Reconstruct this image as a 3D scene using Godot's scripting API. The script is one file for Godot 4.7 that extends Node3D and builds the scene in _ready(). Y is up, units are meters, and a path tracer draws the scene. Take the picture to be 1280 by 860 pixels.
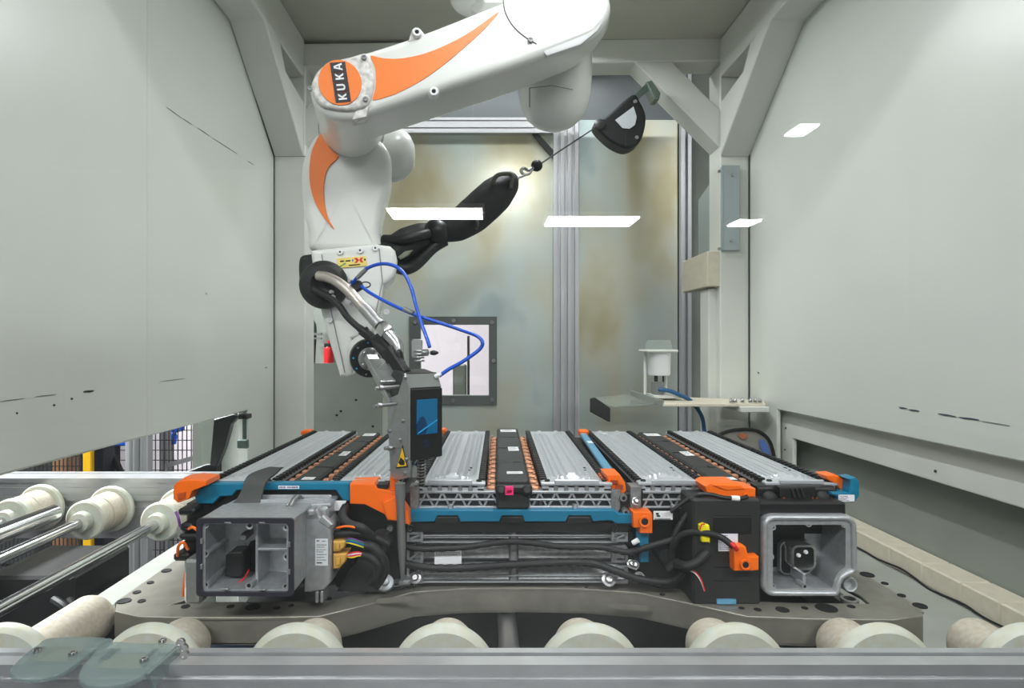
extends Node3D
# A robot cell with a battery pack on a roller conveyor. Units are metres, y is up, the eye is EYE above the hall floor.

const F := 750.0
const CX := 608.0
const CY := 430.0
const EYE := 1.3

var M := {}
var taken := {}


class MB:
	var v := PackedVector3Array()

	func tri(a: Vector3, b: Vector3, c: Vector3) -> void:  # counter-clockwise from outside; stored the way Godot wants it
		v.append(a)
		v.append(c)
		v.append(b)

	func quad(a: Vector3, b: Vector3, c: Vector3, d: Vector3) -> void:
		tri(a, b, c)
		tri(a, c, d)

	func low() -> AABB:
		var bb := AABB(v[0], Vector3.ZERO)
		for p in v:
			bb = bb.expand(p)
		return bb

	func mesh(shift: Vector3, smooth := 38.0) -> ArrayMesh:
		var n := v.size()
		var nor := PackedVector3Array()
		nor.resize(n)
		var fn := PackedVector3Array()
		fn.resize(n / 3)
		for t in n / 3:
			fn[t] = (v[t * 3 + 2] - v[t * 3]).cross(v[t * 3 + 1] - v[t * 3])
		if smooth <= 0.0:
			for i in n:
				nor[i] = fn[i / 3].normalized()
		else:
			var at := {}
			for i in n:
				var k := Vector3i((v[i] * 50000.0).round())
				if at.has(k):
					at[k].append(i / 3)
				else:
					at[k] = [i / 3]
			var un := PackedVector3Array()
			un.resize(n / 3)
			for t in n / 3:
				un[t] = fn[t].normalized()
			var lim := cos(deg_to_rad(smooth))
			for i in n:
				var me := un[i / 3]
				var s := Vector3.ZERO
				for t in at[Vector3i((v[i] * 50000.0).round())]:
					if un[t].dot(me) >= lim:
						s += fn[t]
				nor[i] = s.normalized() if s.length_squared() > 1e-20 else me
		var w := PackedVector3Array()
		w.resize(n)
		for i in n:
			w[i] = v[i] - shift
		var a := []
		a.resize(Mesh.ARRAY_MAX)
		a[Mesh.ARRAY_VERTEX] = w
		a[Mesh.ARRAY_NORMAL] = nor
		var m := ArrayMesh.new()
		m.add_surface_from_arrays(Mesh.PRIMITIVE_TRIANGLES, a)
		return m


# ---------------------------------------------------------------- where things are
func P(px: float, py: float, z: float) -> Vector3:
	return Vector3((px - CX) * z / F, EYE + (CY - py) * z / F, -z)


func W(x: float, y: float, z: float) -> Vector3:  # right of the eye, above the eye, in front of it
	return Vector3(x, EYE + y, -z)


func PY(px: float, py: float, y: float) -> Vector3:  # the point of the level plane y (above the eye)
	var z := y * F / (CY - py)
	return Vector3((px - CX) * z / F, EYE + y, -z)


func numbered(called: String) -> String:
	if not taken.has(called):
		taken[called] = 0
		return called
	taken[called] += 1
	return "%s_%03d" % [called, taken[called]]


func tag(o: Node3D, label: String, category: String, group := "") -> Node3D:
	o.set_meta("label", label)
	o.set_meta("category", category)
	if group != "":
		o.set_meta("group", group)
	return o


func thing(called: String, label: String, category: String, at: Vector3, group := "") -> Node3D:
	var o := Node3D.new()
	o.name = numbered(called)
	add_child(o)
	o.position = at
	return tag(o, label, category, group)


func origin_of(o: Node) -> Vector3:
	var p := Vector3.ZERO
	while o != self and o is Node3D:
		p += o.position
		o = o.get_parent()
	return p


func part(owner: Node3D, called: String, mb: MB, m: Material, smooth := 38.0, stuff := false) -> MeshInstance3D:
	var o := MeshInstance3D.new()
	var n := 0
	var nm := called
	while owner.has_node(nm):
		n += 1
		nm = "%s_%03d" % [called, n]
	o.name = nm
	o.mesh = mb.mesh(origin_of(owner), smooth)
	o.material_override = m
	if stuff:
		o.set_meta("kind", "stuff")
	owner.add_child(o)
	return o


func put(owner: Node3D, called: String, mesh: Mesh, m: Material, t: Transform3D) -> MeshInstance3D:
	var o := MeshInstance3D.new()
	var n := 0
	var nm := called
	while owner.has_node(nm):
		n += 1
		nm = "%s_%03d" % [called, n]
	o.name = nm
	o.mesh = mesh
	o.material_override = m
	o.transform = Transform3D(t.basis, t.origin - origin_of(owner))
	owner.add_child(o)
	return o


func solo(called: String, mb: MB, m: Material, label: String, category: String, group := "", smooth := 38.0) -> MeshInstance3D:
	var o := MeshInstance3D.new()
	o.name = numbered(called)
	var bb := mb.low()
	var base := Vector3(bb.get_center().x, bb.position.y, bb.get_center().z)
	o.mesh = mb.mesh(base, smooth)
	o.position = base
	o.material_override = m
	add_child(o)
	tag(o, label, category, group)
	return o


func struct(called: String, mb: MB, m: Material, label: String, category: String) -> MeshInstance3D:
	var o := MeshInstance3D.new()
	o.name = called
	var bb := mb.low()
	var base := Vector3(bb.get_center().x, bb.position.y, bb.get_center().z)
	o.mesh = mb.mesh(base, 30.0)
	o.position = base
	o.material_override = m
	add_child(o)
	tag(o, label, category)
	o.set_meta("kind", "structure")
	return o


# ---------------------------------------------------------------- shapes
func uv(a: Array, z: float) -> PackedVector2Array:  # pixels to metres on the plane at depth z
	var r := PackedVector2Array()
	for i in a.size() / 2:
		r.append(Vector2((a[i * 2] - CX) * z / F, (CY - a[i * 2 + 1]) * z / F))
	return r


func flat(z: float) -> Transform3D:
	return Transform3D(Basis(), Vector3(0, EYE, -z))


func uvk(a: Array, z0: float, k: float, x0: float) -> PackedVector2Array:  # the same on an upright plane turned by the slope k about x0
	var r := PackedVector2Array()
	for i in a.size() / 2:
		var s: float = (a[i * 2] - CX) / F
		var z := (z0 - k * x0) / (1.0 - k * s)
		r.append(Vector2(s * z, (CY - a[i * 2 + 1]) * z / F))
	return r


func flatk(z0: float, k: float, x0: float) -> Transform3D:
	return Transform3D(Basis(Vector3(1, 0, -k), Vector3(0, 1, 0), Vector3(k, 0, 1)), Vector3(0, EYE, -(z0 - k * x0)))


func area2(p: PackedVector2Array) -> float:
	var s := 0.0
	for i in p.size():
		s += p[i].cross(p[(i + 1) % p.size()])
	return s


func curvy(p: PackedVector2Array, n: int) -> PackedVector2Array:
	var r := PackedVector2Array()
	var c := p.size()
	for i in c:
		for k in n:
			r.append(p[i].cubic_interpolate(p[(i + 1) % c], p[(i - 1 + c) % c], p[(i + 2) % c], float(k) / n))
	return r


func curve3(p: Array, n: int) -> PackedVector3Array:
	var r := PackedVector3Array()
	var c := p.size()
	for i in c - 1:
		var a: Vector3 = p[i]
		var b: Vector3 = p[i + 1]
		var pre: Vector3 = p[i - 1] if i > 0 else a * 2.0 - b
		var post: Vector3 = p[i + 2] if i + 2 < c else b * 2.0 - a
		for k in n:
			r.append(a.cubic_interpolate(b, pre, post, float(k) / n))
	r.append(p[c - 1])
	return r


func inset(p: PackedVector2Array, d: float) -> PackedVector2Array:
	var r := PackedVector2Array()
	var c := p.size()
	for i in c:
		var a := (p[i] - p[(i - 1 + c) % c]).normalized()
		var b := (p[(i + 1) % c] - p[i]).normalized()
		var na := Vector2(-a.y, a.x)
		var nb := Vector2(-b.y, b.x)
		var m := (na + nb)
		if m.length() < 0.3:
			r.append(p[i] + nb * d)
			continue
		m = m.normalized()
		r.append(p[i] + m * d / maxf(0.45, m.dot(nb)))
	return r


func cap(mb: MB, p: PackedVector2Array, w: float, t: Transform3D, front: bool) -> void:
	var ix := Geometry2D.triangulate_polygon(p)
	if ix.is_empty():  # an outline that crosses itself by a hair: a fan from its middle
		var m := Vector2.ZERO
		for q in p:
			m += q / p.size()
		for i in p.size():
			var e := p[i]
			var f := p[(i + 1) % p.size()]
			if front:
				mb.tri(t * Vector3(m.x, m.y, w), t * Vector3(e.x, e.y, w), t * Vector3(f.x, f.y, w))
			else:
				mb.tri(t * Vector3(m.x, m.y, w), t * Vector3(f.x, f.y, w), t * Vector3(e.x, e.y, w))
		return
	for i in ix.size() / 3:
		var a := p[ix[i * 3]]
		var b := p[ix[i * 3 + 1]]
		var c := p[ix[i * 3 + 2]]
		if ((b - a).cross(c - a) < 0.0) == front:
			var s := b
			b = c
			c = s
		mb.tri(t * Vector3(a.x, a.y, w), t * Vector3(b.x, b.y, w), t * Vector3(c.x, c.y, w))


# a solid with the outline p: from w = 0 (towards the viewer of its face) back to w = -depth, edges rounded by bev at the front and bev2 at the back
func prism(mb: MB, p0: PackedVector2Array, depth: float, t: Transform3D, bev := 0.0, steps := 1, bev2 := -1.0) -> void:
	var p := p0.duplicate()
	if area2(p) < 0.0:
		p.reverse()
	var b2 := bev if bev2 < 0.0 else bev2
	var rings := []
	var ws := PackedFloat32Array()
	if bev > 0.0:
		for i in steps + 1:
			var a := PI / 2 * i / steps
			rings.append(inset(p, bev * (1.0 - sin(a))))
			ws.append(-bev * (1.0 - cos(a)))
	else:
		rings.append(p)
		ws.append(0.0)
	if b2 > 0.0:
		for i in steps + 1:
			var a := PI / 2 * i / steps
			rings.append(inset(p, b2 * (1.0 - cos(a))))
			ws.append(-depth + b2 * (1.0 - sin(a)))
	else:
		rings.append(p)
		ws.append(-depth)
	cap(mb, rings[0], ws[0], t, true)
	cap(mb, rings[-1], ws[-1], t, false)
	var c := p.size()
	for r in rings.size() - 1:
		for i in c:
			var j := (i + 1) % c
			var a: Vector2 = rings[r][i]
			var b: Vector2 = rings[r][j]
			var d: Vector2 = rings[r + 1][i]
			var e: Vector2 = rings[r + 1][j]
			mb.quad(t * Vector3(a.x, a.y, ws[r]), t * Vector3(d.x, d.y, ws[r + 1]), t * Vector3(e.x, e.y, ws[r + 1]), t * Vector3(b.x, b.y, ws[r]))


func rect(x0: float, y0: float, x1: float, y1: float, c := 0.0) -> PackedVector2Array:
	if c <= 0.0:
		return PackedVector2Array([Vector2(x0, y0), Vector2(x1, y0), Vector2(x1, y1), Vector2(x0, y1)])
	return PackedVector2Array([Vector2(x0 + c, y0), Vector2(x1 - c, y0), Vector2(x1, y0 + c), Vector2(x1, y1 - c), Vector2(x1 - c, y1), Vector2(x0 + c, y1), Vector2(x0, y1 - c), Vector2(x0, y0 + c)])


func round_rect(x0: float, y0: float, x1: float, y1: float, r: float, n := 5) -> PackedVector2Array:
	var o := PackedVector2Array()
	var cs := [Vector2(x1 - r, y0 + r), Vector2(x1 - r, y1 - r), Vector2(x0 + r, y1 - r), Vector2(x0 + r, y0 + r)]
	for k in 4:
		for i in n + 1:
			var a := -PI / 2 + PI / 2 * (k + float(i) / n)
			o.append(cs[k] + Vector2(cos(a), sin(a)) * r)
	return o


func ngon(c: Vector2, r: float, n: int) -> PackedVector2Array:
	var o := PackedVector2Array()
	for i in n:
		o.append(c + Vector2(cos(TAU * i / n), sin(TAU * i / n)) * r)
	return o


func box(mb: MB, c: Vector3, s: Vector3, bev := 0.0, b := Basis()) -> void:
	prism(mb, rect(-s.x / 2, -s.y / 2, s.x / 2, s.y / 2, bev), s.z, Transform3D(b, c + b.z * s.z / 2), bev)


func boxw(mb: MB, x0: float, x1: float, y0: float, y1: float, z0: float, z1: float, bev := 0.0) -> void:  # relative to the eye
	box(mb, W((x0 + x1) / 2, (y0 + y1) / 2, (z0 + z1) / 2), Vector3(absf(x1 - x0), absf(y1 - y0), absf(z1 - z0)), bev)


# a frame: outer outline minus inner outline, both with the same number of points
func hoop(mb: MB, po: PackedVector2Array, pi: PackedVector2Array, depth: float, t: Transform3D) -> void:
	var c := po.size()
	for i in c:
		var j := (i + 1) % c
		var a := po[i]
		var b := po[j]
		var d := pi[i]
		var e := pi[j]
		mb.quad(t * Vector3(a.x, a.y, 0), t * Vector3(b.x, b.y, 0), t * Vector3(e.x, e.y, 0), t * Vector3(d.x, d.y, 0))
		mb.quad(t * Vector3(a.x, a.y, -depth), t * Vector3(d.x, d.y, -depth), t * Vector3(e.x, e.y, -depth), t * Vector3(b.x, b.y, -depth))
		mb.quad(t * Vector3(a.x, a.y, 0), t * Vector3(a.x, a.y, -depth), t * Vector3(b.x, b.y, -depth), t * Vector3(b.x, b.y, 0))
		mb.quad(t * Vector3(d.x, d.y, 0), t * Vector3(e.x, e.y, 0), t * Vector3(e.x, e.y, -depth), t * Vector3(d.x, d.y, -depth))


func bar(mb: MB, a: Vector3, b: Vector3, w: float, h: float, bev := 0.0, up := Vector3.UP) -> void:
	var z := (a - b).normalized()
	var x := up.cross(z).normalized()
	var y := z.cross(x)
	box(mb, (a + b) / 2, Vector3(w, h, a.distance_to(b)), bev, Basis(x, y, z))


func tube(mb: MB, pts: PackedVector3Array, rad: Variant, n := 10, caps := true) -> void:
	var c := pts.size()
	var rings := []
	var up := Vector3.ZERO
	for i in c:
		var d: Vector3 = (pts[mini(i + 1, c - 1)] - pts[maxi(i - 1, 0)]).normalized()
		if i == 0:
			up = (Vector3.UP if absf(d.y) < 0.9 else Vector3.RIGHT)
		up = (up - d * up.dot(d)).normalized()
		var s := d.cross(up)
		var r: float = rad if rad is float else rad[mini(i * rad.size() / c, rad.size() - 1)] if rad.size() != c else rad[i]
		var ring := PackedVector3Array()
		for k in n:
			var a := TAU * k / n
			ring.append(pts[i] + (up * cos(a) + s * sin(a)) * r)
		rings.append(ring)
	for i in c - 1:
		for k in n:
			var j := (k + 1) % n
			mb.quad(rings[i][k], rings[i][j], rings[i + 1][j], rings[i + 1][k])
	if caps:
		for k in n:
			mb.tri(pts[0], rings[0][(k + 1) % n], rings[0][k])
			mb.tri(pts[c - 1], rings[c - 1][k], rings[c - 1][(k + 1) % n])


# profile: radius and place along the axis, one after the other
func lathe(mb: MB, prof: Array, at: Vector3, axis: Vector3, n := 24) -> void:
	var d := axis.normalized()
	var up := Vector3.UP if absf(d.y) < 0.9 else Vector3.RIGHT
	up = (up - d * up.dot(d)).normalized()
	var s := d.cross(up)
	var c := prof.size() / 2
	for i in c - 1:
		var r0: float = prof[i * 2]
		var r1: float = prof[i * 2 + 2]
		var a0: Vector3 = at + d * float(prof[i * 2 + 1])
		var a1: Vector3 = at + d * float(prof[i * 2 + 3])
		for k in n:
			var e := up * cos(TAU * k / n) + s * sin(TAU * k / n)
			var f := up * cos(TAU * (k + 1) / n) + s * sin(TAU * (k + 1) / n)
			if r0 < 1e-6:
				mb.tri(a0, a1 + f * r1, a1 + e * r1)
			elif r1 < 1e-6:
				mb.tri(a0 + e * r0, a0 + f * r0, a1)
			else:
				mb.quad(a0 + e * r0, a0 + f * r0, a1 + f * r1, a1 + e * r1)


func ball(mb: MB, c: Vector3, r: float, sq := Vector3.ONE, n := 12) -> void:
	for i in n:
		for k in n * 2:
			var q := []
			for g in [[i, k], [i, k + 1], [i + 1, k + 1], [i + 1, k]]:
				var a: float = PI * g[0] / n
				var b: float = TAU * g[1] / (n * 2)
				q.append(c + Vector3(sin(a) * cos(b), cos(a), -sin(a) * sin(b)) * r * sq)
			if i == 0:
				mb.tri(q[0], q[3], q[2])
			elif i == n - 1:
				mb.tri(q[0], q[3], q[1])
			else:
				mb.quad(q[0], q[3], q[2], q[1])


func screw(mb: MB, c: Vector3, r: float, axis := Vector3(0, 0, 1), h := 0.003) -> void:
	lathe(mb, [0.0, h * 0.6, r * 0.45, h * 0.6, r * 0.5, h, r * 0.85, h, r, h * 0.6, r, 0.0], c, axis, 10)


# ---------------------------------------------------------------- materials
func noise(freq: float, kind := FastNoiseLite.TYPE_SIMPLEX_SMOOTH, oct := 4, sd := 3) -> FastNoiseLite:
	var f := FastNoiseLite.new()
	f.noise_type = kind
	f.frequency = freq
	f.fractal_octaves = oct
	f.seed = sd
	return f


func ntex(f: FastNoiseLite, ramp: Gradient = null, size := 512) -> NoiseTexture2D:
	var t := NoiseTexture2D.new()
	t.width = size
	t.height = size
	t.seamless = true
	t.noise = f
	if ramp:
		t.color_ramp = ramp
	return t


func grad(offs: Array, cols: Array) -> Gradient:
	var g := Gradient.new()
	g.offsets = PackedFloat32Array(offs)
	g.colors = PackedColorArray(cols)
	return g


func mat(c: Color, rough := 0.5, metal := 0.0) -> StandardMaterial3D:
	var m := StandardMaterial3D.new()
	m.albedo_color = c
	m.roughness = rough
	m.metallic = metal
	return m


func worn(m: StandardMaterial3D, lo: float, hi: float, freq: float, per_metre := 2.0, sd := 3, tint := Color.WHITE) -> StandardMaterial3D:
	var k := 1.0 - (1.0 - lo) * 0.45
	m.albedo_texture = ntex(noise(freq, FastNoiseLite.TYPE_SIMPLEX_SMOOTH, 5, sd), grad([0.15, 0.8], [Color(tint.r * k, tint.g * k, tint.b * k), Color(hi, hi, hi)]))
	m.uv1_triplanar = true
	m.uv1_world_triplanar = true
	m.uv1_scale = Vector3.ONE * per_metre
	return m


func grainy(m: StandardMaterial3D, depth: float, freq := 0.08, sd := 5) -> StandardMaterial3D:
	m.heightmap_enabled = true
	m.heightmap_texture = ntex(noise(freq, FastNoiseLite.TYPE_SIMPLEX_SMOOTH, 3, sd))
	m.heightmap_scale = depth
	if not m.uv1_triplanar:
		m.uv1_triplanar = true
		m.uv1_world_triplanar = true
		m.uv1_scale = Vector3.ONE * 4.0
	return m


func lit(c: Color, e: float) -> StandardMaterial3D:
	var m := mat(c, 0.5)
	m.emission_enabled = true
	m.emission = c
	m.emission_energy_multiplier = e
	return m


func materials() -> void:
	M.wall = worn(mat(Color(0.835, 0.85, 0.82), 0.32), 0.96, 1.0, 0.006, 0.7, 4)
	M.frame = worn(mat(Color(0.85, 0.855, 0.825), 0.4), 0.94, 1.0, 0.01, 1.0, 8)
	M.ceiling = worn(mat(Color(0.74, 0.735, 0.68), 0.45), 0.85, 1.0, 0.006, 0.8, 5)
	M.sheet = mat(Color(1, 1, 1), 0.34, 0.4)
	M.sheet.albedo_texture = ntex(noise(0.004, FastNoiseLite.TYPE_SIMPLEX_SMOOTH, 4, 21), grad([0.12, 0.34, 0.55, 0.75, 0.9], [Color(0.72, 0.69, 0.56), Color(0.79, 0.785, 0.71), Color(0.79, 0.815, 0.78), Color(0.79, 0.835, 0.82), Color(0.70, 0.76, 0.76)]))
	M.sheet.uv1_triplanar = true
	M.sheet.uv1_world_triplanar = true
	M.sheet.uv1_scale = Vector3(0.9, 0.55, 0.9)
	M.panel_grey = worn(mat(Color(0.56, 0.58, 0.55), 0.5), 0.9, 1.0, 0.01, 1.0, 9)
	M.alu = worn(mat(Color(0.80, 0.80, 0.81), 0.36, 0.5), 0.97, 1.0, 0.02, 3.0, 2)
	M.rail = worn(mat(Color(0.80, 0.805, 0.81), 0.34, 0.7), 0.88, 1.0, 0.015, 2.0, 6)
	M.white = worn(mat(Color(0.86, 0.865, 0.845), 0.3), 0.96, 1.0, 0.01, 2.0, 7)
	M.white.clearcoat_enabled = true
	M.white.clearcoat = 0.3
	M.white.clearcoat_roughness = 0.25
	M.worn_cap = worn(mat(Color(0.9, 0.89, 0.87), 0.5), 0.45, 1.0, 0.02, 6.0, 11)
	M.orange_paint = mat(Color(0.95, 0.50, 0.20), 0.35)
	M.orange = mat(Color(0.96, 0.42, 0.0), 0.38)
	M.black = mat(Color(0.05, 0.05, 0.055), 0.45)
	M.black_soft = mat(Color(0.13, 0.135, 0.13), 0.55)
	M.rubber = grainy(mat(Color(0.07, 0.07, 0.075), 0.62), 0.05, 0.2)
	M.gap = mat(Color(0.03, 0.03, 0.03), 0.8)
	M.webbing = grainy(mat(Color(0.25, 0.255, 0.25), 0.8), 0.06, 0.3)
	M.cast = grainy(worn(mat(Color(0.72, 0.73, 0.74), 0.4, 0.62), 0.82, 1.0, 0.03, 5.0, 12), 0.03, 0.25)
	M.cast_dark = grainy(worn(mat(Color(0.60, 0.60, 0.60), 0.42, 0.55), 0.6, 1.0, 0.03, 5.0, 13), 0.05, 0.25)
	M.cover = worn(mat(Color(0.80, 0.815, 0.83), 0.33, 0.5), 0.98, 1.0, 0.03, 6.0, 14)
	M.tray = worn(mat(Color(0.62, 0.605, 0.56), 0.42, 0.55), 0.82, 1.0, 0.015, 3.0, 15)
	M.beam = worn(mat(Color(0.66, 0.67, 0.635), 0.45), 0.9, 1.0, 0.01, 2.0, 16)
	M.nylon = worn(mat(Color(0.745, 0.765, 0.735), 0.42), 0.95, 1.0, 0.02, 5.0, 17, Color(1.0, 0.97, 0.9))
	M.nylon.subsurf_scatter_enabled = true
	M.nylon.subsurf_scatter_strength = 0.15
	M.nylon_worn = worn(mat(Color(0.77, 0.755, 0.71), 0.55), 0.82, 1.0, 0.035, 6.0, 18, Color(1.0, 0.95, 0.88))
	M.chrome = mat(Color(0.78, 0.78, 0.78), 0.16, 0.95)
	M.steel = mat(Color(0.66, 0.66, 0.66), 0.3, 0.8)
	M.bolt = mat(Color(0.66, 0.66, 0.66), 0.36, 0.8)
	M.teal = mat(Color(0.0, 0.43, 0.56), 0.38)
	M.teal_pale = mat(Color(0.36, 0.58, 0.70), 0.4)
	M.copper = mat(Color(0.78, 0.55, 0.42), 0.42, 0.5)
	M.blue = mat(Color(0.02, 0.30, 0.74), 0.3)
	M.blue_dark = mat(Color(0.07, 0.32, 0.50), 0.4)
	M.sign_yellow = mat(Color(0.98, 0.78, 0.08), 0.4)
	M.yellow = mat(Color(0.92, 0.86, 0.10), 0.4)
	M.post_yellow = mat(Color(0.90, 0.70, 0.10), 0.45)
	M.red = mat(Color(0.82, 0.10, 0.12), 0.4)
	M.pink = mat(Color(0.92, 0.16, 0.45), 0.4)
	M.green = mat(Color(0.15, 0.6, 0.35), 0.4)
	M.violet = mat(Color(0.45, 0.25, 0.55), 0.4)
	M.gold = mat(Color(0.80, 0.62, 0.28), 0.42)
	M.paper = mat(Color(0.90, 0.90, 0.90), 0.5)
	M.cream = worn(mat(Color(0.84, 0.81, 0.73), 0.5), 0.9, 1.0, 0.02, 3.0, 19)
	M.screen = mat(Color(0.02, 0.38, 0.56), 0.12)
	M.plate_grey = worn(mat(Color(0.62, 0.63, 0.62), 0.28, 0.6), 0.88, 1.0, 0.02, 6.0, 20)
	M.tool_dark = mat(Color(0.22, 0.22, 0.22), 0.36, 0.4)
	M.hall_floor = mat(Color(0.14, 0.14, 0.15), 0.4)
	M.hall_wall = mat(Color(0.16, 0.16, 0.17), 0.7)
	M.hall_pale = mat(Color(0.88, 0.84, 0.86), 0.6)
	M.pane = mat(Color(0.80, 0.86, 0.84, 0.004), 0.0)
	M.pane.transparency = BaseMaterial3D.TRANSPARENCY_ALPHA
	M.acrylic = mat(Color(0.48, 0.56, 0.55, 0.42), 0.08)
	M.acrylic.transparency = BaseMaterial3D.TRANSPARENCY_ALPHA
	M.clear = mat(Color(0.75, 0.82, 0.79, 0.16), 0.08)
	M.clear.transparency = BaseMaterial3D.TRANSPARENCY_ALPHA
	M.tube = lit(Color(1.0, 0.99, 0.96), 16.0)
	M.tube_dim = lit(Color(1.0, 0.99, 0.96), 9.0)


# ---------------------------------------------------------------- printed labels
func print_image(w: int, h: int, lines: Array, paper := Color(0.9, 0.9, 0.9), ink := Color(0.1, 0.1, 0.12), sd := 1) -> StandardMaterial3D:
	# each of lines: x, y, width, height of one row of small print (as broken dashes; height 0 or less: a solid bar)
	var im := Image.create(w, h, false, Image.FORMAT_RGB8)
	im.fill(paper)
	var rng := RandomNumberGenerator.new()
	rng.seed = sd
	for l in lines:
		if l[3] < 0:
			im.fill_rect(Rect2i(l[0], l[1], l[2], -l[3]), ink)
			continue
		var x: int = l[0]
		while x < l[0] + l[2]:
			var s := rng.randi_range(1, maxi(2, l[3]))
			im.fill_rect(Rect2i(x, l[1], mini(s, l[0] + l[2] - x), l[3]), ink)
			x += s + rng.randi_range(1, 2)
	var m := mat(Color.WHITE, 0.5)
	m.albedo_texture = ImageTexture.create_from_image(im)
	return m


func sticker(owner: Node3D, called: String, t: Transform3D, w: float, h: float, m: Material) -> MeshInstance3D:
	# a thin sheet centred on t, its face to +z of t
	var st := SurfaceTool.new()
	st.begin(Mesh.PRIMITIVE_TRIANGLES)
	var d := 0.0004
	var q := [Vector3(-w / 2, -h / 2, d), Vector3(-w / 2, h / 2, d), Vector3(w / 2, h / 2, d), Vector3(w / 2, -h / 2, d)]
	var tc := [Vector2(0, 1), Vector2(0, 0), Vector2(1, 0), Vector2(1, 1)]
	for i in [0, 1, 2, 0, 2, 3]:
		st.set_normal(Vector3(0, 0, 1))
		st.set_uv(tc[i])
		st.add_vertex(q[i])
	for i in [0, 2, 1, 0, 3, 2]:
		st.set_normal(Vector3(0, 0, -1))
		st.set_uv(Vector2(0.01, 0.01))
		var b: Vector3 = q[i]
		st.add_vertex(Vector3(b.x, b.y, 0))
	for i in 4:
		var j := (i + 1) % 4
		var a: Vector3 = q[i]
		var b: Vector3 = q[j]
		var n := (b - a).cross(Vector3(0, 0, -1)).normalized()
		for c in [a, Vector3(a.x, a.y, 0), Vector3(b.x, b.y, 0), a, Vector3(b.x, b.y, 0), b]:
			st.set_normal(-n)
			st.set_uv(Vector2(0.01, 0.01))
			st.add_vertex(c)
	return put(owner, called, st.commit(), m, t)


func letters(owner: Node3D, called: String, s: String, height: float, t: Transform3D, m: Material, depth := 0.0006) -> MeshInstance3D:
	var tm := TextMesh.new()
	tm.text = s
	var f := SystemFont.new()
	f.font_names = PackedStringArray(["Droid Sans"])
	f.font_weight = 700
	tm.font = f
	tm.font_size = 64
	tm.pixel_size = height / 46.0
	tm.depth = depth
	return put(owner, called, tm, m, t)


func copy_of(o: Node3D, at: Vector3, label: String) -> Node3D:
	var c: Node3D = o.duplicate()
	c.name = numbered(String(o.name).split("_0")[0])
	add_child(c)
	c.position = at
	c.set_meta("label", label)
	return c


func _ready() -> void:
	# camera: level, its lens shifted so that the vanishing point sits left of the middle
	var cam := Camera3D.new()
	cam.name = "camera"
	cam.projection = Camera3D.PROJECTION_FRUSTUM
	cam.keep_aspect = Camera3D.KEEP_HEIGHT
	cam.near = 0.05
	cam.far = 60.0
	cam.size = 2.0 * 0.05 * 430.0 / F
	cam.frustum_offset = Vector2((640.0 - CX) / F * 0.05, (CY - 430.0) / F * 0.05)
	add_child(cam)
	cam.position = Vector3(0, EYE, 0)
	cam.make_current()

	var we := WorldEnvironment.new()
	we.name = "world_environment"
	var env := Environment.new()
	env.background_mode = Environment.BG_COLOR
	env.background_color = Color(0.55, 0.56, 0.57)
	env.background_energy_multiplier = 0.3
	env.tonemap_mode = Environment.TONE_MAPPER_LINEAR
	env.tonemap_exposure = 1.47
	env.sdfgi_enabled = true
	env.ssao_enabled = true
	env.ssil_enabled = true
	we.environment = env
	add_child(we)

	materials()
	# lights: the cell's front luminaire, two added strips farther back, and the hall's lamps
	cell_lamp(0.15, 0.985, 0.84, 0.10, 0.62, 0.42, "white strip luminaire under the cell ceiling in front of the robot base")
	cell_lamp(0.15, 0.985, 1.68, 0.10, 0.44, 0.55, "added white strip luminaire under the cell ceiling behind the robot base")  # added fill strip, out of view, to brighten the rear of the walls
	cell_lamp(0.15, 1.26, 2.32, 0.9, 0.08, 0.30, "added white strip luminaire under the roof of the rear bay")  # added unseen strip that brightens the back sheets
	# x, y, z behind the eye, length, depth, lamp energy, glow
	hall_lamp(-0.60, 1.56, -6.2, 1.10, 0.55, 7.0, M.tube, "long white hall luminaire mirrored left of the middle of the front pane")
	hall_lamp(1.24, 1.47, -6.2, 1.05, 0.50, 7.0, M.tube, "long white hall luminaire mirrored right of the middle of the front pane")
	hall_lamp(3.60, 2.45, -5.9, 0.22, 0.35, 0.4, M.tube, "short white hall luminaire mirrored high on the right of the pane")
	hall_lamp(3.03, 1.43, -6.1, 0.26, 0.35, 0.4, M.tube, "short white hall luminaire mirrored low on the right of the pane")
	hall_lamp(-1.5, 2.1, -1.6, 1.6, 0.3, 8.0, M.tube_dim, "overhead hall luminaire behind and left of the camera")
	hall_lamp(1.6, 2.1, -1.6, 1.6, 0.3, 6.5, M.tube_dim, "overhead hall luminaire behind and right of the camera")
	hall_lamp(-3.2, 2.1, 2.2, 1.6, 0.3, 40.0, M.tube_dim, "hall luminaire above the mesh fence left of the cell")
	hall_lamp(0.4, 2.1, 4.2, 1.6, 0.3, 14.0, M.tube_dim, "hall luminaire behind the cell's back wall")

	structure()
	frame_and_walls()
	back_wall()
	conveyor()
	battery()
	robot()
	tool_and_hoses()
	back_things()
	hall_things()


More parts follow.
